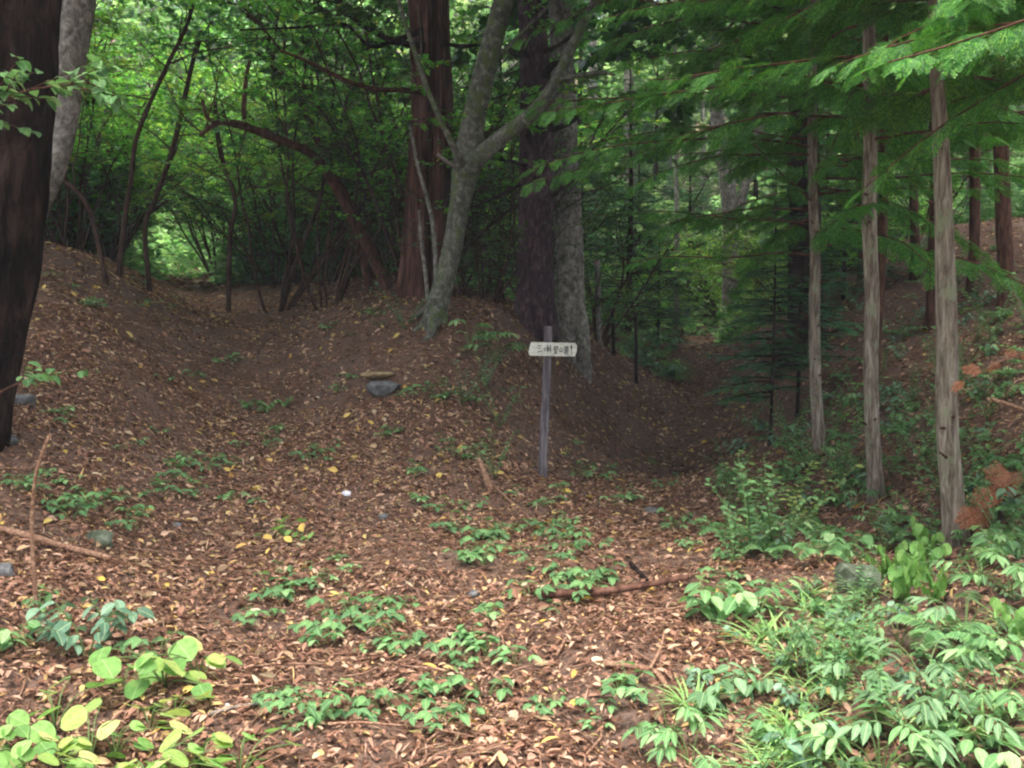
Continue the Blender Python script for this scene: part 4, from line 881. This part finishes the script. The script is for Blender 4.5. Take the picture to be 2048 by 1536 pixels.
rock('large dull grey stone above the broken end of the long branch', 200, 1092, .09, .06, .07, 'stone_moss', 6, 'stone')
rock('grey stone on the trail right of the signpost foot', 1303, 1028, .07, .05, .04, 'stone', 7, 'stone')
rock('pale flat stone left of the reddish-brown fallen branch', 945, 1195, .045, .035, .02, 'stone', 8, 'stone')
rock('small grey stone at the foot of the massive left trunk', 45, 808, .09, .07, .06, 'stone', 10, 'stone')
rock('dull grey stone in the leaves below the massive left trunk', 15, 890, .08, .06, .05, 'stone', 11, 'stone')
rock('tiny dark grey stone in the middle of the litter', 765, 1040, .04, .03, .025, 'stone', 12, 'stone')
o = rock('white crumpled scrap lying on the leaf litter left of centre', 692, 995, .045, .03, .022, 'white', 13, 'litter_scrap', lift=.8); o['category'] = 'litter'
o = rock('tiny white scrap near the bottom left leaves', 455, 1425, .010, .010, .008, 'white', 14, 'litter_scrap', lift=1.5); o['category'] = 'litter'

# ------------------------------------------------------------------ ground plants (prototypes at origin)
def plant(name, label, cat, seed, kind, mat, group=None):
    r = np.random.default_rng(seed); st, lf = MB(), MB()
    if kind == 'seedling':
        for i in range(int(r.integers(6, 10))):
            a = r.uniform(0, 6.28); h = r.uniform(.03, .09); l = r.uniform(.02, .10)
            P = np.array([(math.cos(a)*.01, math.sin(a)*.01, 0), (math.cos(a)*l*.5, math.sin(a)*l*.5, h*.7), (math.cos(a)*l, math.sin(a)*l, h)]); tube(st, P, [.0022, .0018, .0012], 4, per=3)
            D = [np.array([math.cos(a+q), math.sin(a+q), -.1]) for q in (-1.15, 0, 1.15)]; lf.scatter(L_OV, np.repeat(P[-1:], 3, 0), frames(np.array(D), cross_n(r, 3, .3)), r.uniform(.03, .055, 3))
    elif kind == 'round':
        for i in range(int(r.integers(8, 12))):
            a = r.uniform(0, 6.28); h = r.uniform(.04, .14); l = r.uniform(.03, .20)
            P = np.array([(0, 0, 0), (math.cos(a)*l*.4, math.sin(a)*l*.4, h*.8), (math.cos(a)*l, math.sin(a)*l, h)]); tube(st, P, [.003, .0025, .0018], 5, per=4)
            b = r.uniform(-2.4, -.7); N_ = unit(np.array([[r.normal(0, .3), -.55+r.normal(0, .3), 1]])); lf.scatter(L_RND, P[-1:], frames(np.array([[math.cos(b), math.sin(b), -.35]]), N_), r.uniform(.06, .105, 1))
    elif kind in ('ovate', 'heart'):
        tp = L_OV if kind == 'ovate' else L_HEART
        for i in range(3 if kind == 'ovate' else 4):
            a = r.uniform(0, 6.28); h = r.uniform(.13, .26); l = r.uniform(.06, .16)
            P = np.array([(0, 0, 0), (math.cos(a)*l*.4, math.sin(a)*l*.4, h*.6), (math.cos(a)*l, math.sin(a)*l, h)]); tube(st, P, [.004, .003, .002], 5, per=4); pp = crom(P, 5)
            n = 8 if kind == 'ovate' else 13; t = np.linspace(.25, 1, n); Q, T = along(pp, t); b = a+np.where(np.arange(n) % 2, 1.3, -1.3)+r.normal(0, .4, n); b[-1] = a
            D = np.stack([np.cos(b), np.sin(b), np.full(n, -.25)], 1); N_ = cross_n(r, n, .3); sz_ = r.uniform(.06, .10, n)
            if kind == 'heart': D[:, :2] *= .45; D[:, 2] = -.8; N_ = unit(np.array([0, -.8, .55])+r.normal(0, .3, (n, 3))); sz_ *= .72
            lf.scatter(tp, Q, frames(D, N_), sz_)
    elif kind == 'compound':
        for i in range(6):
            a = r.uniform(0, 6.28); h = r.uniform(.12, .27); l = r.uniform(.08, .2)
            P = np.array([(0, 0, 0), (math.cos(a)*l*.4, math.sin(a)*l*.4, h*.75), (math.cos(a)*l, math.sin(a)*l, h*1.0), (math.cos(a)*l*1.5, math.sin(a)*l*1.5, h*.95)]); tube(st, P, [.004, .003, .002, .0015], 5, per=4); pp = crom(P, 5)
            n = 7; t = np.array([.62, .62, .76, .76, .9, .9, 1]); Q, T = along(pp, t); b = a+np.array([1, -1, .9, -.9, .7, -.7, 0])*1.15+r.normal(0, .1, n)
            D = np.stack([np.cos(b), np.sin(b), np.full(n, -.22)], 1); lf.scatter(L_LONG, Q, frames(D, cross_n(r, n, .22)), r.uniform(.065, .10, n))
    elif kind == 'fern':
        for i in range(5):
            a = i*1.256+r.normal(0, .2); L = r.uniform(.28, .38); P = np.array([(0, 0, 0), (math.cos(a)*L*.3, math.sin(a)*L*.3, .16), (math.cos(a)*L*.7, math.sin(a)*L*.7, .20), (math.cos(a)*L, math.sin(a)*L, .13)]); tube(st, P, [.003, .0025, .002, .001], 4, per=4); pp = crom(P, 6)
            n = 34; t = np.linspace(.25, 1, n); Q, T = along(pp, t); sd_ = np.where(np.arange(n) % 2, 1, -1); S = unit(np.cross(T, [0, 0, 1]))*sd_[:, None]; lf.scatter(L_LONG, Q, frames(unit(S+T*.35), cross_n(r, n, .1)), .10*np.sin(math.pi*(.12+.85*(1-t)))+.012)
    elif kind == 'grass':
        for i in range(34):
            a = r.uniform(0, 6.28); L = r.uniform(.10, .24); b = r.uniform(0, .07); P0_ = np.array([math.cos(a*3)*b, math.sin(a*3)*b, 0]); D = np.array([[math.cos(a), math.sin(a), r.uniform(.6, 1.6)]])
            lf.scatter(GRASS, P0_[None], frames(D, np.array([[-math.cos(a), -math.sin(a), 1.0]])), np.array([[L*.6, L, L]]))
        tube(st, [(0, 0, 0), (0, 0, .05), (.01, 0, .10)], [.002, .002, .001], 4)
    elif kind == 'sprig':
        for i in range(5):
            a = r.uniform(0, 6.28); h = r.uniform(.22, .5); l = r.uniform(.15, .40); P = np.array([(0, 0, 0), (math.cos(a)*l*.4, math.sin(a)*l*.4, h*.5), (math.cos(a)*l, math.sin(a)*l, h)]); tube(st, P, [.004, .003, .0015], 5, per=4); pp = crom(P, 5)
            n = 16; t = np.linspace(.2, 1, n); Q, T = along(pp, t); sd_ = np.where(np.arange(n) % 2, 1, -1); S = unit(np.cross(T, [0, 0, 1]))*sd_[:, None]; lf.scatter(L_OV, Q, frames(unit(S+T*.6+r.normal(0, .2, (n, 3))), cross_n(r, n, .3)), r.uniform(.03, .06, n))
    t = thing(name, label, cat, (0, 0, 0), group); st.build('stem', M['stem_green'], t, smooth=True); lf.build('foliage', M[mat], t); return t
GRASS = lt(.10, 5, .1, .55)
def place(proto, used, px, py, s, rz, label, group=None, tilt=(0, 0)):
    if px > 1350 and py > 1130: s *= .74
    elif py > 1380: s *= .82
    g_ = ground(px, py); loc = (g_[0], g_[1], g_[2]-.005)
    if proto.name not in used:
        used.add(proto.name); proto.location = loc; proto.rotation_euler = (tilt[0], tilt[1], rz); proto.scale = (s, s, s); proto['label'] = label
        if group: proto['group'] = group
        return proto
    return dup(proto, loc, rz, s, label, group, tilt)
used = set()
PR = {k: plant(k[0], 'x', 'plant', 200+i, k[1], k[2]) for i, k in enumerate([('seedling', 'seedling', 'pl_dark'), ('seedling', 'seedling', 'pl_mid'), ('round_leaved_plant', 'round', 'pl_yel'), ('round_leaved_plant', 'round', 'pl_lime'), ('broad_leaved_plant', 'ovate', 'pl_blue'), ('broad_leaved_plant', 'ovate', 'pl_mid'),
      ('heart_leaved_plant', 'heart', 'pl_lime'), ('heart_leaved_plant', 'heart', 'pl_mid'), ('compound_leaved_plant', 'compound', 'pl_mid'), ('compound_leaved_plant', 'compound', 'pl_pale'), ('fern', 'fern', 'pl_mid'), ('grass_tuft', 'grass', 'pl_lime'), ('leafy_sprig', 'sprig', 'pl_yel'), ('leafy_sprig', 'sprig', 'pl_dark'), ('leafy_sprig', 'sprig', 'pl_blue'), ('broad_leaved_plant', 'ovate', 'pl_pale')])}
def pr(a, m): return next(v for k, v in PR.items() if k[1] == a and k[2] == m)
big = [
 ('round', 'pl_lime', 330, 1375, 1.25, 'yellow-green round-leaved plant in the lower left, upper clump'), ('round', 'pl_yel', 400, 1360, 1.1, 'pale yellow round-leaved plant right of the lower left upper clump'),
 ('round', 'pl_yel', 300, 1470, 1.1, 'yellowing round-leaved plant in the middle of the lower left clumps'), ('round', 'pl_lime', 110, 1460, 1.2, 'lime round-leaved plant at lower left, near the edge'),
 ('round', 'pl_yel', 180, 1530, 1.2, 'large pale round leaves at the bottom edge, far left'), ('round', 'pl_lime', 60, 1550, 1.2, 'lime round leaves in the bottom left corner'), ('round', 'pl_yel', 400, 1540, 1.3, 'yellow spotted round leaves at the bottom edge left of centre'), ('round', 'pl_lime', 480, 1560, 1.1, 'lime leaves at the bottom edge right of the yellow spotted ones'), ('round', 'pl_yel', 300, 1590, 1.2, 'pale leaves cut off by the bottom edge in the lower left'),
 ('ovate', 'pl_blue', 175, 1320, 1.0, 'blue-green broad-leaved plant at lower left, above the yellow-green ones'), ('ovate', 'pl_blue', 110, 1290, .8, 'blue-green broad-leaved plant at the foot of the upright bare stem'), ('ovate', 'pl_mid', 80, 1230, .6, 'green leaved plant growing around the upright bare stem'),
 ('round', 'pl_lime', 565, 1075, .85, 'low glossy plant with a few large leaves left of centre'), ('round', 'pl_lime', 610, 1090, .6, 'small companion right of the low glossy large-leaved plant'),
 ('ovate', 'pl_mid', 530, 825, .85, 'pale green leafy patch on the left trail, below the mound rocks'), ('ovate', 'pl_mid', 570, 815, .6, 'right end of the pale green leafy patch on the left trail'), ('ovate', 'pl_mid', 495, 820, .6, 'left end of the pale green leafy patch on the left trail'),
 ('sprig', 'pl_blue', 925, 810, 1.0, 'bluish leafy sprig on the mound left of the signpost'), ('sprig', 'pl_blue', 970, 780, 1.0, 'bluish leafy sprig on the mound nearest the signboard'), ('compound', 'pl_mid', 940, 700, 1.3, 'green sprig with flat leaves left of the signboard'), ('compound', 'pl_mid', 990, 730, 1.3, 'green sprig touching the signboard height, on the mound'), ('sprig', 'pl_blue', 810, 660, 1.2, 'greyish sprig at the root flare of the forked trunk'),
 ('sprig', 'pl_dark', 1000, 860, 1.0, 'dark sprig on the mound slope left of the post'), ('sprig', 'pl_dark', 990, 960, .9, 'dark green sprig behind the leaning brown stub'),
 ('heart', 'pl_lime', 1800, 1215, 1.15, 'bright heart-leaved plant left of the nearest cypress foot, lower stems'), ('heart', 'pl_lime', 1840, 1170, 1.15, 'bright heart-leaved plant left of the nearest cypress foot, upper stems'), ('heart', 'pl_lime', 1875, 1215, .9, 'bright heart-leaved plant directly below the nearest cypress foot'),
 ('ovate', 'pl_mid', 1450, 1250, 1.6, 'plant with large ovate leaves right of the reddish-brown branch'), ('ovate', 'pl_mid', 1515, 1235, 1.5, 'large-leaved plant just right of the one beside the reddish-brown branch'), ('ovate', 'pl_mid', 1405, 1235, 1.3, 'large-leaved plant at the tip of the reddish-brown branch'),
 ('sprig', 'pl_yel', 1575, 1030, 1.25, 'yellowish slender sprig at the mouth of the right trail'), ('sprig', 'pl_yel', 1610, 1060, 1.1, 'yellowish slender sprig right of the trail-mouth sprig'), ('compound', 'pl_pale', 1710, 1020, .8, 'sage-green plant at the foot of the second cypress'), ('compound', 'pl_mid', 1660, 940, .8, 'leafy plant at the foot of the thinnest cypress'),
 ('fern', 'pl_mid', 1880, 1310, .8, 'small fern in the lower right among broad leaves'), ('fern', 'pl_mid', 1640, 1130, .5, 'lone small fern between the trail-mouth sprigs and the mossy boulder'),
 ('compound', 'pl_pale', 1740, 1420, 1.1, 'pale compound-leaved plant in the lower right, middle of the mass'), ('compound', 'pl_pale', 1850, 1400, 1.15, 'pale compound-leaved plant in the lower right, right of the middle one'), ('compound', 'pl_mid', 1760, 1560, 1.2, 'fresh green compound-leaved plant at the bottom edge, lower right'), ('ovate', 'pl_blue', 1600, 1560, 1.1, 'bluish broad-leaved plant at the bottom edge, right of centre'), ('compound', 'pl_pale', 1900, 1500, 1.1, 'pale compound-leaved plant near the bottom right corner'), ('compound', 'pl_mid', 2000, 1430, 1.0, 'fresh green compound-leaved plant at the right edge below the bank'), ('ovate', 'pl_pale', 1420, 1420, 1.1, 'sage broad-leaved plant right of the bottom centre'), ('ovate', 'pl_pale', 1480, 1400, 1.0, 'sage broad-leaved plant in the lower right grass'), ('compound', 'pl_mid', 1380, 1545, .9, 'leafy plant at the bottom edge just right of centre'), ('ovate', 'pl_mid', 1990, 1560, 1.2, 'broad-leaved plant in the bottom right corner'),
 ('ovate', 'pl_mid', 2010, 800, 1.0, 'broad leaves on the right edge under the drooping dead spray'), ('ovate', 'pl_blue', 1985, 1040, .9, 'bluish broad leaves beside the orange dead spray on the bank'), ('ovate', 'pl_pale', 2020, 1120, 1.0, 'sage broad leaves at the right edge under the orange dead spray'),
]
for i, (k, m, px, py, s, lab) in enumerate(big): place(pr(k, m), used, px, py, s, i*1.37, lab)
# medium clumps seen in the photo
md = [(150, 975), (170, 1025), (240, 1000), (340, 960), (380, 940), (420, 930), (355, 905), (430, 975), (480, 1010), (590, 1150), (550, 1190), (690, 1130), (620, 1190), (700, 1250), (740, 1240), (720, 1300), (790, 1310), (640, 1280), (550, 1400), (630, 1450), (940, 1130), (990, 1100), (950, 1080), (1040, 1090), (1080, 1130), (1130, 1150), (1170, 1110), (1160, 1060), (1210, 1020), (1200, 970), (1130, 970), (1060, 1010), (880, 1000), (850, 960), (1110, 1090), (1150, 1190), (1190, 1150), (1010, 1060), (970, 1110), (1460, 1130), (1500, 1170), (300, 1010), (120, 1040), (60, 970), (500, 1240), (1010, 1240), (880, 1370), (760, 1440), (1260, 1400), (960, 905), (900, 900), (1400, 1060), (1440, 1090), (1440, 990), (1290, 945), (970, 1300), (1010, 1320), (930, 1320), (850, 1420), (900, 1430), (1090, 1420), (1180, 1450), (1100, 1200), (310, 1330), (250, 1050), (130, 860), (680, 775), (830, 780), (870, 800), (450, 740), (360, 760), (190, 620), (100, 540), (290, 610), (340, 590), (700, 660), (730, 640), (770, 640), (560, 880), (650, 920), (780, 870), (1020, 800), (1120, 900), (1220, 930), (1340, 980)]
def where(px, py):
    if px > 1380: return ('on the upper right bank' if py < 760 else 'on the right bank between the cypress trunks' if py < 1100 else 'in the lower right plant mass')
    if py > 1230: return 'in the foreground litter of the lower left' if px < 560 else 'in the foreground litter at the bottom centre'
    if py > 1000: return 'in the litter left of the white scrap' if px < 690 else 'in the litter between the white scrap and the reddish-brown branch'
    if py > 800: return 'on the left trail slope' if px < 760 else 'around the signpost foot'
    return 'on the upper left trail' if px < 700 else 'on the mound behind the rocks'
r = random.Random(3)
for i, (px, py) in enumerate(md):
    for j in range(r.choice([2, 2, 3, 3])):
        x, y = px+r.gauss(0, 32), py+r.gauss(0, 14); m = r.choice(['pl_dark', 'pl_dark', 'pl_mid']); wv = where(x, y)
        place(pr('seedling', m), used, x, y, r.uniform(.55, 1.5), r.uniform(0, 6.28), 'small three-leaved green seedling '+wv, 'seedlings '+wv)
# right bank undergrowth
for i in range(120):
    px = r.uniform(1380, 2070); py = r.uniform(1130, 1590)
    if py < 1250-(px-1380)*.3: continue
    if px < 1480 and r.random() < .4: continue
    k, m, s = r.choice([('seedling', 'pl_mid', 1.2), ('sprig', 'pl_dark', .6), ('round', 'pl_lime', .45), ('grass', 'pl_lime', .9), ('grass', 'pl_lime', .9), ('ovate', 'pl_mid', .7), ('sprig', 'pl_dark', .9), ('sprig', 'pl_dark', .7), ('ovate', 'pl_pale', .5), ('round', 'pl_yel', .4), ('heart', 'pl_mid', .55), ('ovate', 'pl_blue', .6)])
    nm = {'seedling': 'small three-leaved seedling', 'grass': 'bright thin grass tuft', 'ovate': 'small broad-leaved plant', 'compound': 'small compound-leaved plant', 'sprig': 'small-leaved sprig', 'round': 'small round-leaved plant', 'fern': 'small fern', 'heart': 'small heart-leaved plant'}[k]
    wv = 'at the foot of the right bank' if py < 1330 else 'in the lower right plant mass'
    place(pr(k, m), used, px, py, s*r.uniform(.7, 1.2), r.uniform(0, 6.28), nm+' '+wv, nm+'s '+wv)
for i in range(300):
    px = r.uniform(1450, 2080); py = r.uniform(480, 1150)
    if py > 1130 or (px < 1620 and py < 850) or (px < 1800 and py < 560): continue
    k, m, s = r.choice([('ovate', 'pl_mid', .9), ('ovate', 'pl_blue', .8), ('sprig', 'pl_dark', 1.2), ('sprig', 'pl_dark', .8), ('ovate', 'pl_mid', .6), ('fern', 'pl_mid', .42), ('compound', 'pl_mid', .5), ('round', 'pl_lime', .5)])
    nm = {'seedling': 'small three-leaved seedling', 'ovate': 'small broad-leaved plant', 'sprig': 'small-leaved sprig', 'fern': 'small fern', 'compound': 'small compound-leaved plant', 'round': 'small round-leaved plant'}[k]
    wv = 'on the upper right bank' if py < 760 else 'on the right bank between the cypress trunks'
    place(pr(k, m), used, px, py, s*r.uniform(.7, 1.2), r.uniform(0, 6.28), nm+' '+wv, nm+'s '+wv)
for (k, m, px, py, sc_, lab) in [
 ('round', 'pl_lime', 250, 1400, .9, 'lime round-leaved plant left of the lower left upper clump'), ('round', 'pl_lime', 230, 1520, 1.0, 'lime round-leaved plant between the two pale ones at the bottom edge'), ('round', 'pl_yel', 130, 1540, 1.0, 'yellowish round leaves by the bottom left corner, right of the lime ones'),
 ('round', 'pl_yel', 350, 1430, .8, 'small yellowish round-leaved plant below the lower left upper clump'), ('round', 'pl_lime', 20, 1500, 1.0, 'lime round leaves cut by the left edge near the bottom'), ('round', 'pl_lime', 350, 1580, 1.0, 'lime round leaves cut by the bottom edge under the yellow spotted ones'), ('round', 'pl_yel', 210, 1590, 1.1, 'pale round leaves cut by the bottom edge, far left'),
 ('ovate', 'pl_blue', 215, 1290, .9, 'blue-green broad-leaved plant just right of the one above the yellow-green clump'), ('ovate', 'pl_mid', 30, 1300, .8, 'green leaved plant at the left edge under the upright bare stem'), ('ovate', 'pl_mid', 640, 1440, .9, 'broad-leaved young plant alone at the bottom, left of centre'),
 ('heart', 'pl_lime', 1780, 1165, 1.0, 'bright heart-leaved plant farthest left by the nearest cypress foot'), ('heart', 'pl_lime', 1850, 1120, .9, 'bright heart-leaved plant touching the nearest cypress trunk'), ('heart', 'pl_lime', 2035, 1290, .9, 'bright heart-leaved plant at the right edge halfway down the lower right'),
 ('compound', 'pl_mid', 1960, 1180, 1.0, 'green compound-leaved plant right of the nearest cypress foot'), ('compound', 'pl_mid', 2020, 1210, 1.0, 'green compound-leaved plant at the right edge below the nearest cypress foot'), ('ovate', 'pl_mid', 1985, 1130, 1.0, 'broad-leaved plant just right of the nearest cypress foot'), ('compound', 'pl_pale', 1930, 1280, 1.0, 'pale compound-leaved plant straight below the nearest cypress foot'),
 ('ovate', 'pl_mid', 1980, 1340, 1.1, 'broad-leaved plant between the fern and the right edge'), ('compound', 'pl_mid', 1800, 1300, .9, 'green compound-leaved plant left of the lower right fern'), ('sprig', 'pl_dark', 1660, 1380, 1.0, 'dark small-leaved sprig at the left of the lower right mass'), ('ovate', 'pl_mid', 1680, 1500, 1.1, 'broad-leaved plant low in the middle of the lower right mass'), ('compound', 'pl_pale', 1830, 1540, 1.2, 'large pale compound-leaved plant at the bottom edge, lower right'), ('ovate', 'pl_mid', 1540, 1500, 1.0, 'broad-leaved plant near the bottom edge at the left of the lower right mass'),
 ('compound', 'pl_mid', 1340, 1490, .8, 'leafy plant near the bottom edge where litter meets the plant mass'), ('ovate', 'pl_pale', 1590, 1300, .9, 'sage broad-leaved plant beside the large ovate-leaved ones'), ('grass', 'pl_lime', 1530, 1290, 1.3, 'bright grass tuft right under the large ovate-leaved plants'), ('grass', 'pl_lime', 1600, 1340, 1.3, 'bright grass tuft beside the sage broad-leaved plant'), ('ovate', 'pl_blue', 1690, 1270, .8, 'bluish broad-leaved plant under the mossy boulder')]:
    place(pr(k, m), used, px, py, sc_, (px*7.3+py) % 6.28, lab)
for i in range(48):   # tufts above the gully, pale leaf colours standing in for light there
    px = r.uniform(1215, 1370); py = 660+(px-1215)*.55+r.uniform(-30, 40)
    place(r.choice([pr('grass', 'pl_lime'), pr('ovate', 'pl_pale'), pr('seedling', 'pl_mid')]), used, px, py, r.uniform(1.0, 1.7), r.uniform(0, 6.28), 'green tuft coloured pale as if lit, in the grassy patch above the gully', 'tufts of the grassy patch above the gully')

# leafy bough hanging in from the left, small sprig by the massive trunk
def bough(label, nodes, lf, seed, ls, nbr, nl, tpl=L_RND):
    P = np.array([at(a, b, Y) if len(q) == 3 else q for q in nodes for a, b, Y in [q[:3]]]); rg = np.random.default_rng(seed); t = thing('understory_sapling', label, 'sapling', P[0]); mb, fo = MB(), MB()
    tube(mb, P, np.linspace(.016, .003, len(P)), 7, per=6); pp = crom(P, 6)
    for i in range(nbr):
        q, qt = along(pp, [rg.uniform(.5, 1)]); bp_, br_ = stem_polys(rg, q[0], unit(qt[0]*.8+rg.normal(0, .5, 3)*[1, 1, .5]), rg.uniform(.2, .45), .004, .0015, 4, .12); tube(mb, bp_, br_, 4, cap=False); leaf_spray(fo, rg, bp_, nl, ls, tpl, .35, ang=.9, droop=.3)
    mb.build('stem', M['bark_orange'], t, smooth=True); fo.build('foliage', M[lf], t)
x0 = at(-350, 900, 5.2); x0[2] = gzs(x0[0], x0[1])
def bnode(px, py, Y): return (px, py, Y)
bough('sapling leaning in from the left edge, its bright leaves crossing the massive trunk', [(-420, 1080, 5.2), (-380, 700, 5.2), (-280, 400, 5.2), (-120, 240, 5.1), (40, 185, 5.0), (170, 165, 5.0)], 'pl_mid', 301, .07, 20, 10, L_OV2)
bough('low leafy sapling sprouting at the foot of the massive left trunk', [(-60, 905, 5.9), (-50, 850, 5.8), (-20, 800, 5.7), (30, 770, 5.7), (60, 760, 5.7)], 'pl_mid', 302, .07, 5, 6, L_OV2)
# dead orange sprays on the right
def dead_spray(label, px, py, Y, dirx, seed, n=6, s=.16):
    rg = np.random.default_rng(seed); P0_ = at(px, py, Y); mb, fo = MB(), MB(); bp_, br_ = stem_polys(rg, P0_, (dirx, -.1, -.15), .5, .006, .002, 6, .1, -.05); tube(mb, bp_, br_, 5)
    t = thing('dead_cypress_spray', label, 'branch', P0_); Q, T = along(bp_, np.linspace(.2, 1, n)); sd_ = np.where(np.arange(n) % 2, 1, -1)[:, None]
    fo.scatter(SPRAYS[seed % 4], Q, frames(unit(T+np.array([0, -.2, .5])*sd_), unit(rg.normal(0, .3, (n, 3))+[0, -1, .5])), s*rg.uniform(.7, 1.2, n)); mb.build('twig', M['stick'], t, smooth=True); fo.build('foliage', M['dead_frond'], t)
gq = ground(2000, 1000); dead_spray('orange-brown dead cypress spray lying on the bank at the right edge, lower of two', 2070, 935, gq[1]-.15, -1, 3, 6, .19)
dead_spray('orange-brown dead cypress spray arching in from the right edge, upper of two', 2110, 690, 5.0, -1, 5, 5, .085)

mb = MB(); x0_, x1_, y0_, y1_, z0_, z1_ = -90.5, 90.5, -25.5, 130.5, float(GZ.min())-1, float(GZ.max())+18
mb.add([(x, y, z) for x in (x0_, x1_) for y in (y0_, y1_) for z in (z0_, z1_)], [(0, 1, 3, 2), (4, 6, 7, 5), (0, 4, 5, 1), (2, 3, 7, 6), (0, 2, 6, 4), (1, 5, 7, 3)])
hz = bpy.data.materials.new('haze_veil'); hz.use_nodes = True; n_ = hz.node_tree; n_.nodes.remove(n_.nodes['Principled BSDF']); pv = n_.nodes.new('ShaderNodeVolumePrincipled')
pv.inputs['Density'].default_value = HAZE; pv.inputs['Color'].default_value = (.85, .92, 1, 1); n_.links.new(pv.outputs[0], n_.nodes['Material Output'].inputs['Volume'])
if HAZE > 0: stuff(mb.build('haze', hz), 'thin pale haze added to lift the blacks like lens veiling', 'haze')  # volume added to lift the blacks like veiling haze in the lens

for o in list(bpy.data.objects):
    if '_o' in o: del o['_o']
